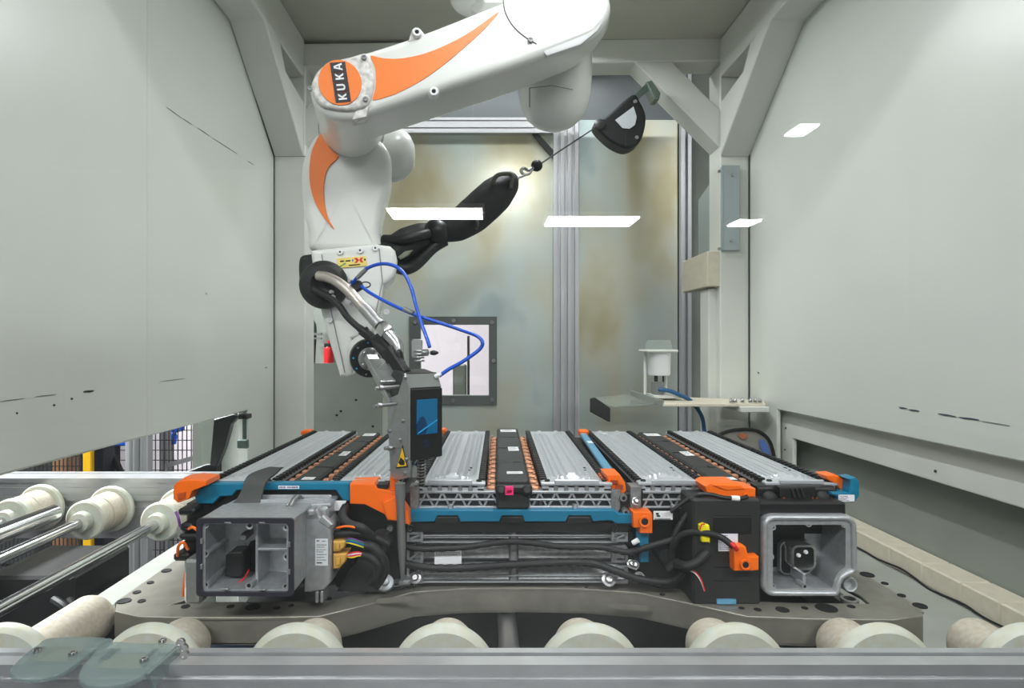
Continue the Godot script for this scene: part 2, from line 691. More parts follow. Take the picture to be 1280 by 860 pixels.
func cell_lamp(x: float, y: float, z: float, w: float, d: float, e: float, label: String) -> void:
	var t := thing("strip_luminaire", label, "luminaire", W(x, y, z))
	var mb := MB.new()
	boxw(mb, x - w / 2, x + w / 2, y, y + 0.03, z - d / 2, z + d / 2, 0.004)
	part(t, "housing", mb, M.frame)
	for s in [-1.0, 1.0]:  # side plates, added out of view to cut light off the upper walls
		mb = MB.new()
		if d > w:
			boxw(mb, x + s * (w / 2 + 0.004), x + s * (w / 2 + 0.006), y - 0.018, y + 0.03, z - d / 2, z + d / 2)
		else:
			boxw(mb, x - w / 2, x + w / 2, y - 0.035, y + 0.03, z + s * (d / 2 + 0.004), z + s * (d / 2 + 0.006))
		part(t, "added_louvre", mb, M.frame)
	mb = MB.new()
	boxw(mb, x - w / 2 + 0.01, x + w / 2 - 0.01, y - 0.006, y, z - d / 2 + 0.01, z + d / 2 - 0.01)
	part(t, "diffuser", mb, lit(Color(1, 0.995, 0.97), 1.5))
	var l := AreaLight3D.new()
	l.name = "strip_light"
	l.area_size = Vector2(w - 0.04, d - 0.02)
	l.light_energy = e
	l.light_color = Color(0.97, 0.99, 1.0)
	l.area_range = 8.0
	l.shadow_enabled = true
	add_child(l)
	l.position = W(x, y - 0.012, z)
	l.rotation.x = -PI / 2


func hall_lamp(x: float, y: float, z: float, w: float, d: float, e: float, glow: Material, label: String) -> void:
	var t := thing("hall_luminaire", label, "luminaire", W(x, y, z))
	var mb := MB.new()
	boxw(mb, x - w / 2 - 0.03, x + w / 2 + 0.03, y, y + 0.05, z - d / 2 - 0.03, z + d / 2 + 0.03, 0.005)
	part(t, "housing", mb, M.frame)
	mb = MB.new()
	boxw(mb, x - w / 2, x + w / 2, y - 0.01, y, z - d / 2, z + d / 2)
	part(t, "diffuser", mb, glow)
	for s in [-1.0, 1.0]:
		mb = MB.new()
		tube(mb, PackedVector3Array([W(x + s * w * 0.4, y + 0.05, z), W(x + s * w * 0.4, 2.9, z)]), 0.004, 6)
		part(t, "suspension_rod", mb, M.steel)
	var l := AreaLight3D.new()
	l.name = "hall_light"
	l.area_size = Vector2(w, d)
	l.light_energy = e
	l.light_color = Color(0.97, 0.99, 1.0)
	l.area_range = 25.0
	l.shadow_enabled = true
	add_child(l)
	l.position = W(x, y - 0.02, z)
	l.rotation.x = -PI / 2


func structure() -> void:
	var mb := MB.new()
	boxw(mb, -7, 7, -1.4, -1.3, -9, 8)
	struct("floor", mb, M.hall_floor, "smooth dark grey concrete floor of the factory hall", "floor")
	mb = MB.new()
	boxw(mb, -7, 7, 2.9, 3.0, -9, 8)
	struct("ceiling_hall", mb, M.hall_wall, "dark grey ceiling high over the factory hall", "ceiling")
	mb = MB.new()
	boxw(mb, -7.1, -7, -1.3, 2.9, -9, 8)
	struct("wall_hall_left", mb, M.hall_wall, "dark grey hall wall far beyond the mesh fence", "wall")
	mb = MB.new()
	boxw(mb, 7, 7.1, -1.3, 2.9, -9, 8)
	struct("wall_hall_right", mb, M.hall_wall, "dark grey hall wall far right of the cell", "wall")
	mb = MB.new()
	boxw(mb, -7, 7, -1.3, 2.9, -9.1, -9)
	struct("wall_hall_front", mb, M.hall_wall, "dark grey hall wall far behind the camera", "wall")
	mb = MB.new()
	boxw(mb, -7, 7, -1.3, 2.9, 8, 8.1)
	struct("wall_hall_back", mb, M.hall_wall, "dark grey hall wall far behind the cell", "wall")


func side_poly(a: Array) -> PackedVector2Array:  # z, y pairs (z in front of the eye) on an upright plane that runs into the picture
	var r := PackedVector2Array()
	for i in a.size() / 2:
		r.append(Vector2(a[i * 2], a[i * 2 + 1]))
	return r


func side_plane(x: float) -> Transform3D:  # local x runs away from the eye, local z to the left (negative x)
	return Transform3D(Basis(Vector3(0, 0, -1), Vector3(0, 1, 0), Vector3(1, 0, 0)), Vector3(x, EYE, 0))


func scuff(owner: Node3D, pts: Array, x: float, m: Material, wid: float, side: float) -> void:
	# a scrape on a side wall: z, y pairs
	var mb := MB.new()
	for i in pts.size() / 4:
		var a := Vector2(pts[i * 4], pts[i * 4 + 1])
		var b := Vector2(pts[i * 4 + 2], pts[i * 4 + 3])
		var n := (b - a).normalized().orthogonal() * wid / 2
		prism(mb, PackedVector2Array([a - n * 0.3, a + (b - a) * 0.3 - n, b - n * 0.4, b + n * 0.5, a + (b - a) * 0.6 + n, a + n * 0.4]), 0.0006, side_plane(x + 0.0003 * (1.0 + side)), 0.0)
	part(owner, "scuff_mark", mb, m, 0.0)


func zy(px: float, py: float, x: float) -> Vector2:  # pixel on the side plane x
	var z := x * F / (px - CX)
	return Vector2(z, (CY - py) * z / F)


func scuff_px(owner: Node3D, a: Array, x: float, m: Material, wid: float, side: float) -> void:
	var q := []
	for i in a.size() / 2:
		var p := zy(a[i * 2], a[i * 2 + 1], x)
		q.append_array([p.x, p.y])
	scuff(owner, q, x, m, wid, side)


func frame_and_walls() -> void:
	var dark := mat(Color(0.20, 0.21, 0.22), 0.6)
	# left wall: a rear bay that reaches the floor and a front panel that ends above the conveyor
	var mb := MB.new()
	prism(mb, side_poly([1.77, -0.195, 1.77, -1.3, 1.987, -1.3, 1.987, 1.01, 1.253, 1.01, 1.253, -0.192]), 0.03, side_plane(-0.704), 0.002)
	var wl := struct("wall_left", mb, M.wall, "off-white sheet metal side wall of the cell left of the robot", "wall")
	mb = MB.new()
	prism(mb, side_poly([0.52, -0.19, 1.245, -0.192, 1.245, 1.01, 0.52, 1.01]), 0.03, side_plane(-0.702), 0.004)
	part(wl, "front_panel", mb, M.wall)
	mb = MB.new()
	boxw(mb, -0.712, -0.703, -0.19, 1.0, 1.244, 1.254)
	part(wl, "panel_joint", mb, M.frame)
	scuff_px(wl, [166, 105, 176, 112, 180, 115, 187, 120, 208, 134, 226, 147, 228, 148, 240, 156, 247, 160, 262, 170, 266, 173, 296, 192, 309, 201, 317, 206], -0.7038, mat(Color(0.40, 0.42, 0.40), 0.7), 0.0024, 1.0)
	scuff_px(wl, [0, 502, 30, 498, 44, 496, 70, 493, 104, 489, 117, 488], -0.7018, mat(Color(0.45, 0.46, 0.44), 0.7), 0.0016, 1.0)
	scuff_px(wl, [104, 490, 117, 488.5, 88, 499, 91, 498, 66, 507, 69, 506, 20, 517, 22, 516], -0.7018, dark, 0.004, 1.0)
	scuff_px(wl, [200, 477, 231, 473], -0.7038, mat(Color(0.45, 0.46, 0.44), 0.7), 0.0016, 1.0)
	scuff_px(wl, [257, 366, 258.5, 368, 331, 460, 334, 459], -0.7038, dark, 0.003, 1.0)
	# right wall: the upper panel, a recessed frame with a deeper panel under it
	mb = MB.new()
	prism(mb, side_poly([0.52, -0.190, 1.80, -0.197, 1.80, -1.3, 1.987, -1.3, 1.987, 1.01, 0.52, 1.01]), 0.012, side_plane(0.884), 0.003)
	var wr := struct("wall_right", mb, M.wall, "off-white sheet metal side wall of the cell right of the battery", "wall")
	mb = MB.new()
	prism(mb, side_poly([0.4, -0.15, 1.84, -0.15, 1.84, -0.60, 1.765, -0.60, 1.765, -0.278, 0.4, -0.276]), 0.016, side_plane(0.915), 0.006, 2)
	part(wr, "opening_frame", mb, M.frame)
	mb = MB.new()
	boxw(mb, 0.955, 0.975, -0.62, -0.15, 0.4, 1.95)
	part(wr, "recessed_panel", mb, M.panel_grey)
	scuff_px(wr, [1136, 512, 1149, 514, 1173, 517, 1195, 521, 1199, 521.5, 1224, 525, 1124, 509, 1134, 511], 0.8712, mat(Color(0.24, 0.27, 0.33), 0.6), 0.0034, -1.0)
	scuff_px(wr, [1226, 526, 1262, 532], 0.8712, mat(Color(0.5, 0.52, 0.52), 0.6), 0.0016, -1.0)
	scuff_px(wr, [947, 465, 949, 467], 0.8712, dark, 0.006, -1.0)
	for p in [[982, 535], [981, 562], [1169, 589]]:
		var q := zy(p[0], p[1], 0.898)
		mb = MB.new()
		screw(mb, W(0.899, q.y, q.x), 0.003, Vector3(-1, 0, 0), 0.002)
		part(wr, "screw", mb, dark)
	# the cell's ceiling
	mb = MB.new()
	boxw(mb, -0.74, 0.90, 1.012, 1.04, 0.5, 2.10)
	struct("ceiling", mb, M.ceiling, "dull grey sheet metal ceiling over the robot cell", "ceiling")
	mb = MB.new()
	boxw(mb, -0.74, 0.90, 0.98, 1.04, 0.46, 0.50)
	struct("trim_1", mb, M.frame, "off-white header rail over the front pane", "trim")
	# the back frame: two posts, a top beam, side beams, braces with gussets
	var posts := [[-0.704, -0.600, "off-white square steel post behind the robot's left"], [0.775, 0.872, "off-white square steel post in the right rear corner"]]
	for k in 2:
		var a: Array = posts[k]
		mb = MB.new()
		boxw(mb, a[0], a[1], -1.3, 0.93, 1.99, 2.09, 0.004)
		var o := struct("trim_%d" % (k + 2), mb, M.frame, a[2], "post")
		mb = MB.new()
		var y0: float = [0.622, 0.640][k]
		boxw(mb, a[0], a[1] , y0 - 0.001, y0 + 0.0015, 1.9885, 1.991)
		part(o, "weld_seam", mb, M.panel_grey)
	mb = MB.new()
	bar(mb, W(-0.704, 0.957, 2.04), W(0.872, 0.980, 2.04), 0.10, 0.078, 0.004)
	struct("trim_4", mb, M.frame, "off-white top beam of the rear frame behind the robot", "beam")
	for k in 2:
		var x: float = [-0.654, 0.823][k]
		mb = MB.new()
		boxw(mb, x - 0.05, x + 0.05, 0.885, 1.01, 0.5, 1.99, 0.004)
		struct("trim_%d" % (k + 5), mb, M.frame, ["off-white beam along the top of the left wall", "off-white beam along the top of the right wall"][k], "beam")
		# brace in the plane of the side wall
		mb = MB.new()
		var t := side_plane(x + 0.049)
		prism(mb, side_poly([1.988, 0.622, 1.50, 0.988, 1.40, 0.988, 1.49, 1.0, 1.735, 0.885, 1.76, 0.885, 1.81, 0.823, 1.988, 0.80]), 0.098, t, 0.003)
		struct("trim_%d" % (k + 7), mb, M.frame, ["off-white diagonal brace along the top of the left wall", "off-white diagonal brace along the top of the right wall"][k], "brace")
	mb = MB.new()
	prism(mb, uv([793, 77, 840, 77, 903, 140, 903, 187], 1.992), 0.09, flat(1.992), 0.003)
	struct("trim_9", mb, M.frame, "off-white diagonal brace between the rear top beam and the right post", "brace")
	mb = MB.new()
	prism(mb, uv([485, 77, 438, 77, 377, 140, 377, 187], 1.992), 0.09, flat(1.992), 0.003)
	struct("trim_10", mb, M.frame, "off-white diagonal brace between the rear top beam and the left post", "brace")
	# dark joints between the side panels and the frame
	for q in [[wl, -0.7035, 342, 195, 280, 0, 343.5, 545], [wr, 0.8715, 935, 187, 1003, 0, 936, 512]]:
		var g := zy(q[2], q[3], q[1])
		var h := zy(q[4], q[5], q[1])
		var x: float = q[1]
		mb = MB.new()
		bar(mb, W(x, g.y, 1.985), W(x, h.y + (h.y - g.y) * 0.25, h.x + (h.x - g.x) * 0.25), 0.003, 0.004)
		bar(mb, W(x, g.y, 1.986), W(x, -0.5, 1.986), 0.003, 0.004, 0.0, Vector3(0, 0, 1))
		part(q[0], "joint_gap", mb, M.tool_dark)
	# strips along the foot of the right wall
	mb = MB.new()
	boxw(mb, 0.69, 0.955, -0.56, -0.492, 0.78, 1.9, 0.01)
	struct("trim_11", mb, M.beam, "grey-green steel ledge along the foot of the right wall", "ledge")
	# the front pane
	mb = MB.new()
	boxw(mb, -0.72, 0.88, -0.36, 0.98, 0.475, 0.481)
	var pane := struct("window_1", mb, M.pane, "clear front pane of the robot cell with mirrored hall lamps", "window")
	pane.set_meta("kind", "structure")


func profile_bar(called: String, label: String, x: float, y0: float, y1: float, z: float, w: float, nslots: int, owner: Node3D = null) -> Node3D:
	# an upright aluminium extrusion with slots in its face
	var p := PackedVector2Array()
	p.append(Vector2(-w / 2, -0.0285))
	p.append(Vector2(w / 2, -0.0285))
	p.append(Vector2(w / 2, 0))
	var s := w / (nslots * 2 + 1)
	for i in nslots:
		var xa := w / 2 - s * (1 + 2 * i)
		p.append(Vector2(xa, 0))
		p.append(Vector2(xa, -0.022))
		p.append(Vector2(xa - s, -0.022))
		p.append(Vector2(xa - s, 0))
	p.append(Vector2(-w / 2, 0))
	var mb := MB.new()
	prism(mb, p, y1 - y0, Transform3D(Basis(Vector3(1, 0, 0), Vector3(0, 0, 1), Vector3(0, -1, 0)), W(x, y0, z)), 0.0)
	if owner:
		return part(owner, called, mb, M.alu)
	return solo(called, mb, M.alu, label, "profile")


func back_wall() -> void:
	var z := 2.60
	var s := z / F
	# stained steel sheets
	var mb := MB.new()
	boxw(mb, (478 - CX) * s, (692 - CX) * s, -1.3, (CY - 166) * s, z + 0.012, z + 0.02)
	var wb := MB.new()
	# the left sheet has a window opening
	var x0 := (513 - CX) * s
	var x1 := (620 - CX) * s
	var y0 := (CY - 505) * s
	var y1 := (CY - 397) * s
	boxw(wb, (478 - CX) * s, x0, -1.3, (CY - 166) * s, z, z + 0.012)
	boxw(wb, x1, (692 - CX) * s, -1.3, (CY - 166) * s, z, z + 0.012)
	boxw(wb, x0, x1, -1.3, y0, z, z + 0.012)
	boxw(wb, x0, x1, y1, (CY - 166) * s, z, z + 0.012)
	var w := struct("wall_back", wb, M.sheet, "stained greenish steel sheets closing the back of the cell", "wall")
	mb = MB.new()
	boxw(mb, (724 - CX) * s, (847 - CX) * s, -1.3, (CY - 150) * s, z, z + 0.012)
	part(w, "steel_sheet", mb, M.sheet)
	mb = MB.new()
	boxw(mb, (862 - CX) * s, (980 - CX) * s, -1.3, (CY - 60) * s, z, z + 0.012)
	part(w, "steel_sheet", mb, M.panel_grey)
	mb = MB.new()
	boxw(mb, (330 - CX) * s, (862 - CX) * s, (CY - 150) * s, 1.4, z + 0.01, z + 0.03)
	part(w, "upper_sheet", mb, mat(Color(0.42, 0.44, 0.45), 0.4, 0.3))
	mb = MB.new()
	boxw(mb, (330 - CX) * s, (478 - CX) * s, -1.3, (CY - 454) * s, z - 0.01, z + 0.01)
	part(w, "lower_panel", mb, M.panel_grey)
	for q in [[426, 514], [421, 519], [466, 533], [445, 500]]:
		mb = MB.new()
		ball(mb, P(q[0], q[1], z - 0.011), 0.006, Vector3(1, 0.8, 0.25), 5)
		part(w, "dark_spot", mb, M.gap)
	# roof of the rear bay
	mb = MB.new()
	boxw(mb, -0.95, 1.25, 1.30, 1.33, 2.09, 2.66)
	struct("ceiling_rear", mb, M.ceiling, "grey roof sheet over the rear bay behind the frame", "ceiling")
	for k in 2:
		mb = MB.new()
		var x: float = [-0.98, 1.25][k]
		boxw(mb, x, x + 0.03, -1.3, 1.33, 2.0, 2.66)
		struct(["wall_rear_left", "wall_rear_right"][k], mb, M.panel_grey, ["grey side sheet of the rear bay, hidden behind the left post", "grey side sheet of the rear bay behind the right post"][k], "wall")
	# aluminium profiles
	profile_bar("aluminium_profile", "wide upright slotted aluminium profile between the stained steel sheets", (706.5 - CX) * s, -1.3, (CY - 60) * s, z - 0.03, 31 * s, 3)
	profile_bar("aluminium_profile", "narrow upright slotted aluminium profile left of the white canister", (855 - CX) * s, -1.3, (CY - 60) * s, z - 0.03, 13 * s, 1)
	mb = MB.new()
	for r in [[150, 153], [155, 162], [164, 169]]:
		boxw(mb, (478 - CX) * s, (690 - CX) * s, (CY - r[1]) * s, (CY - r[0]) * s, z - 0.03, z + 0.01)
	boxw(mb, (478 - CX) * s, (690 - CX) * s, (CY - 169) * s, (CY - 150) * s, z - 0.02, z + 0.01)
	solo("aluminium_profile", mb, M.alu, "level slotted aluminium profile above the stained sheet behind the robot", "profile")
	mb = MB.new()
	prism(mb, uv([664, 166, 672, 166, 694, 190, 694, 201], z - 0.02), 0.01, flat(z - 0.02))
	solo("corner_bracket", mb, M.tool_dark, "dark diagonal corner bracket beside the hook's wire rope", "bracket")
	# rear window: frame, bolts, pane
	var fr := MB.new()
	hoop(fr, rect(x0 - 0.004, y0 - 0.004, x1 + 0.004, y1 + 0.004), rect((526 - CX) * s, (CY - 494) * s, (611 - CX) * s, (CY - 406) * s), 0.03, flat(z - 0.012))
	var wn := struct("window_2", fr, mat(Color(0.40, 0.42, 0.41), 0.4, 0.4), "small square window with a bolted dark frame in the back wall", "window")
	mb = MB.new()
	boxw(mb, x0, x1, y0, y1, z + 0.002, z + 0.006)
	part(wn, "pane", mb, M.pane)
	for q in [[519, 403], [567, 401], [615, 403], [617, 451], [615, 500], [566, 501], [519, 500]]:
		mb = MB.new()
		screw(mb, P(q[0], q[1], z - 0.012), 0.009, Vector3(0, 0, 1), 0.008)
		part(wn, "bolt", mb, M.steel)


func groove_profile(y: float, depth: float, height: float, slots: Array, face_slots: Array) -> PackedVector2Array:
	# outline across a conveyor rail: x runs away from the eye, y up; slots cut into the top and the near face
	var p := PackedVector2Array()
	p.append(Vector2(depth, y))
	for s in slots:
		p.append(Vector2(s[1], y))
		p.append(Vector2(s[1], y - s[2]))
		p.append(Vector2(s[0], y - s[2]))
		p.append(Vector2(s[0], y))
	p.append(Vector2(0, y))
	for s in face_slots:
		p.append(Vector2(0, y - s[0]))
		p.append(Vector2(s[2], y - s[0]))
		p.append(Vector2(s[2], y - s[1]))
		p.append(Vector2(0, y - s[1]))
	p.append(Vector2(0, y - height))
	p.append(Vector2(depth, y - height))
	return p


func rail(called: String, label: String, x0: float, x1: float, z: float, prof: PackedVector2Array) -> Node3D:
	var mb := MB.new()
	prism(mb, prof, x1 - x0, Transform3D(Basis(Vector3(0, 0, -1), Vector3(0, 1, 0), Vector3(1, 0, 0)), Vector3(x1, EYE, -z)), 0.0)
	return solo(called, mb, M.rail, label, "rail")


func axle(x: float, yf: float, yr: float, label: String, front: bool, rear: bool) -> void:
	var t := thing("conveyor_roller", label, "roller", W(x, yf, 0.78), "white flanged rollers of the conveyor")
	var d := W(x, yr, 1.62) - W(x, yf, 0.78)
	var mb := MB.new()
	var a := W(x, yf, 0.775)
	var ax := d.normalized()
	if front:
		lathe(mb, [0.0, -0.004, 0.061, -0.004, 0.066, 0.0, 0.0686, 0.004, 0.0686, 0.011, 0.066, 0.014, 0.02, 0.014], a, ax, 64)
		part(t, "flange", mb, M.nylon)
		mb = MB.new()
		var e := 0.175 if x < -0.6 else 0.094
		lathe(mb, [0.035, 0.013, 0.035, 0.04, 0.037, 0.042, 0.037, e, 0.034, e + 0.008, 0.01, e + 0.008], a, ax, 48)
		part(t, "barrel", mb, M.nylon_worn)
	mb = MB.new()
	tube(mb, PackedVector3Array([a + ax * (0.1 if front else -0.1), a + ax * 0.106 if front else W(x, yr, 1.54)]), 0.0125, 20)
	part(t, "shaft", mb, M.chrome)
	if rear:
		var b := W(x, yr, 1.50)
		mb = MB.new()
		lathe(mb, [0.012, -0.004, 0.024, -0.002, 0.026, 0.006, 0.0265, 0.02, 0.012, 0.021], b, ax, 28)
		part(t, "hub", mb, M.nylon)
		mb = MB.new()
		lathe(mb, [0.012, 0.018, 0.046, 0.020, 0.050, 0.024, 0.050, 0.034, 0.046, 0.038], b, ax, 40)
		part(t, "flange", mb, M.nylon)
		mb = MB.new()
		lathe(mb, [0.047, 0.036, 0.048, 0.06, 0.0455, 0.064, 0.0455, 0.068, 0.048, 0.07, 0.049, 0.125, 0.02, 0.125], b, ax, 40)
		part(t, "barrel", mb, M.nylon_worn)
		mb = MB.new()
		lathe(mb, [0.02, 0.12, 0.058, 0.122, 0.0615, 0.126, 0.0615, 0.134, 0.05, 0.138, 0.02, 0.138], b, ax, 48)
		part(t, "flange", mb, M.nylon)
		mb = MB.new()
		lathe(mb, [0.03, 0.136, 0.032, 0.15, 0.032, 0.17, 0.0, 0.17], b, ax, 20)
		part(t, "bearing", mb, M.rubber)


func conveyor() -> void:
	rail("front_rail", "slotted aluminium conveyor rail along the bottom edge before the rollers", -1.3, 1.3, 0.663, groove_profile(-0.3545, 0.037, 0.09, [[0.0185, 0.0265, 0.012]], [[0.012, 0.019, 0.006], [0.028, 0.038, 0.008]]))
	rail("rear_rail", "slotted aluminium conveyor rail behind the rollers at the left", -2.6, 0.80, 1.66, groove_profile(-0.372, 0.09, 0.165, [[0.06, 0.068, 0.006]], [[0.012, 0.026, 0.006], [0.045, 0.05, 0.003], [0.062, 0.08, 0.008], [0.11, 0.114, 0.003]]))
	var names := [
		"white flanged roller at the left frame edge behind the left acrylic plate", "white flanged roller seen through the right acrylic plate", "white flanged roller under the left casting's open box",
		"white flanged roller under the screwdriver tip", "white flanged roller right of the picture's middle under the tray", "white flanged roller under the black boxes right of the wiring",
		"white flanged roller partly greyed under the socket housing", "white flanged roller with a broad barrel at the foot of the right wall"]
	for k in 8:
		axle(-0.6265 + 0.1903 * k, -0.433, -0.442, names[k], true, false)
	var rear := ["white flanged roller nearest to the battery's left corner", "white flanged roller in the middle of the three at the far left", "white flanged roller cut by the left edge of the picture"]
	for k in 3:
		axle(-0.829 - 0.190 * k, -0.452, -0.452 + 0.004 * k, rear[k], false, true)
	var mb := MB.new()
	tube(mb, PackedVector3Array([W(-1.075, -0.42, 1.49), W(-1.075, -0.42, 0.8)]), 0.021, 22)
	solo("round_bar", mb, M.chrome, "thick polished round bar above the left rollers' shafts", "bar")
	mb = MB.new()
	tube(mb, PackedVector3Array([W(0.035, -0.47, 0.86), W(0.035, -0.47, 1.5)]), 0.016, 20)
	solo("round_bar", mb, M.steel, "grey steel round bar between two rollers under the battery", "bar")
	# long beams on which the tray runs
	mb = MB.new()
	boxw(mb, -0.685, -0.612, -0.505, -0.435, 0.92, 1.62, 0.012)
	solo("side_beam", mb, M.beam, "grey-green square steel beam left of the perforated tray", "beam")
	mb = MB.new()
	boxw(mb, -0.609, -0.602, -0.47, -0.442, 0.9, 1.6, 0.002)
	solo("guide_strip", mb, M.chrome, "narrow bright metal strip beside the left steel beam", "strip")
	# dark pan, added to block the bright view and bounce under the conveyor
	mb = MB.new()
	boxw(mb, -0.60, 0.88, -0.66, -0.64, 0.70, 1.64, 0.004)
	boxw(mb, -0.60, 0.88, -0.66, -0.50, 1.62, 1.64, 0.002)
	boxw(mb, -0.60, 0.88, -0.64, -0.46, 0.70, 0.705, 0.001)
	solo("added_dark_pan", mb, M.tool_dark, "added dark pan screening off light low under the rollers", "pan")
	# the cream strip along the foot of the right wall and the black bead under it
	var t := thing("padded_strip", "cream padded strip with cracks along the foot of the right wall", "strip", W(0.92, -0.47, 1.2))
	var zs := [0.74, 0.905, 1.045, 1.13, 1.23, 1.33, 1.47, 1.62, 1.80]
	for i in zs.size() - 1:
		mb = MB.new()
		boxw(mb, 0.893, 0.953, -0.492, -0.449, zs[i] + 0.0005, zs[i + 1] - 0.0005, 0.003)
		part(t, "strip_piece", mb, M.cream)
	var pts := []
	for i in 26:
		pts.append(W(0.889 - 0.003 * sin(i * 1.9), -0.487 + 0.005 * sin(i * 1.3) * sin(i * 0.37), 0.74 + i * 0.042))
	mb = MB.new()
	tube(mb, curve3(pts, 3), 0.0022, 6)
	part(t, "black_bead", mb, M.gap)
	# perforated tray: one front bar bent back in the middle, two side bars
	tray()
	# greenish acrylic plates on the front rail
	var names2 := ["left of two greenish acrylic tongue plates on the front rail", "right acrylic tongue plate with a bent tab on the front rail"]
	for k in 2:
		var q: Array = [[66, 797, 140, 798, 118, 812, 92, 832, 70, 844, 42, 849, 20, 847, 13, 838, 24, 824, 44, 808], [134, 803, 180, 804, 222, 806, 200, 826, 176, 846, 150, 856, 120, 858, 101, 852, 99, 840, 112, 822]][k]
		var p := PackedVector2Array()
		var y := -0.345
		for i in q.size() / 2:
			var v := PY(q[i * 2], q[i * 2 + 1], y)
			p.append(Vector2(v.x, -v.z))
		var tt := Transform3D(Basis(Vector3(1, 0, 0), Vector3(0, 0, -1), Vector3(0, 1, 0)), Vector3(0, EYE + y, 0))
		p = curvy(p, 4)
		var th := thing("acrylic_plate", names2[k], "plate", PY(90 + k * 80, 825, y))
		mb = MB.new()
		prism(mb, p, 0.005, tt, 0.0008)
		part(th, "plate", mb, M.acrylic)
		mb = MB.new()
		var lab := PackedVector2Array()
		for g in [[[52, 808], [106, 808], [88, 826], [34, 826]], [[140, 817], [194, 817], [176, 835], [120, 835]]][k]:
			var v := PY(g[0], g[1], y - 0.006)
			lab.append(Vector2(v.x, -v.z))
		prism(mb, lab, 0.001, Transform3D(tt.basis, Vector3(0, EYE + y - 0.006, 0)))
		part(th, "paper_insert", mb, mat(Color(0.72, 0.66, 0.50), 0.7))
		for g in [[[47, 815], [91, 819]], [[203, 803], [180, 827]]][k]:
			mb = MB.new()
			var v := PY(g[0], g[1], y)
			screw(mb, v, 0.0045, Vector3.UP, 0.004)
			part(th, "screw", mb, M.chrome)
		mb = MB.new()
		boxw(mb, [-0.43, -0.382][k], [-0.42, -0.376][k], -0.3545, y - 0.005, 0.665, 0.69)
		part(th, "foot", mb, M.steel)
		if k == 1:
			mb = MB.new()
			var a := PY(222, 806, y)
			var b := PY(176, 846, y)
			prism(mb, PackedVector2Array([Vector2(0, 0), Vector2(0.06, 0), Vector2(0.052, -0.02), Vector2(0.002, -0.016)]), 0.005, Transform3D(Basis((a - b).normalized() * -1.0, Vector3.UP, Vector3.UP.cross((a - b).normalized())), a))
			part(th, "bent_tab", mb, M.acrylic)
			for g in [[226, 803], [230, 810], [231, 818]]:
				mb = MB.new()
				screw(mb, P(g[0], g[1], 0.66), 0.005, Vector3(0.3, 0.3, 1), 0.006)
				part(th, "screw", mb, M.chrome)


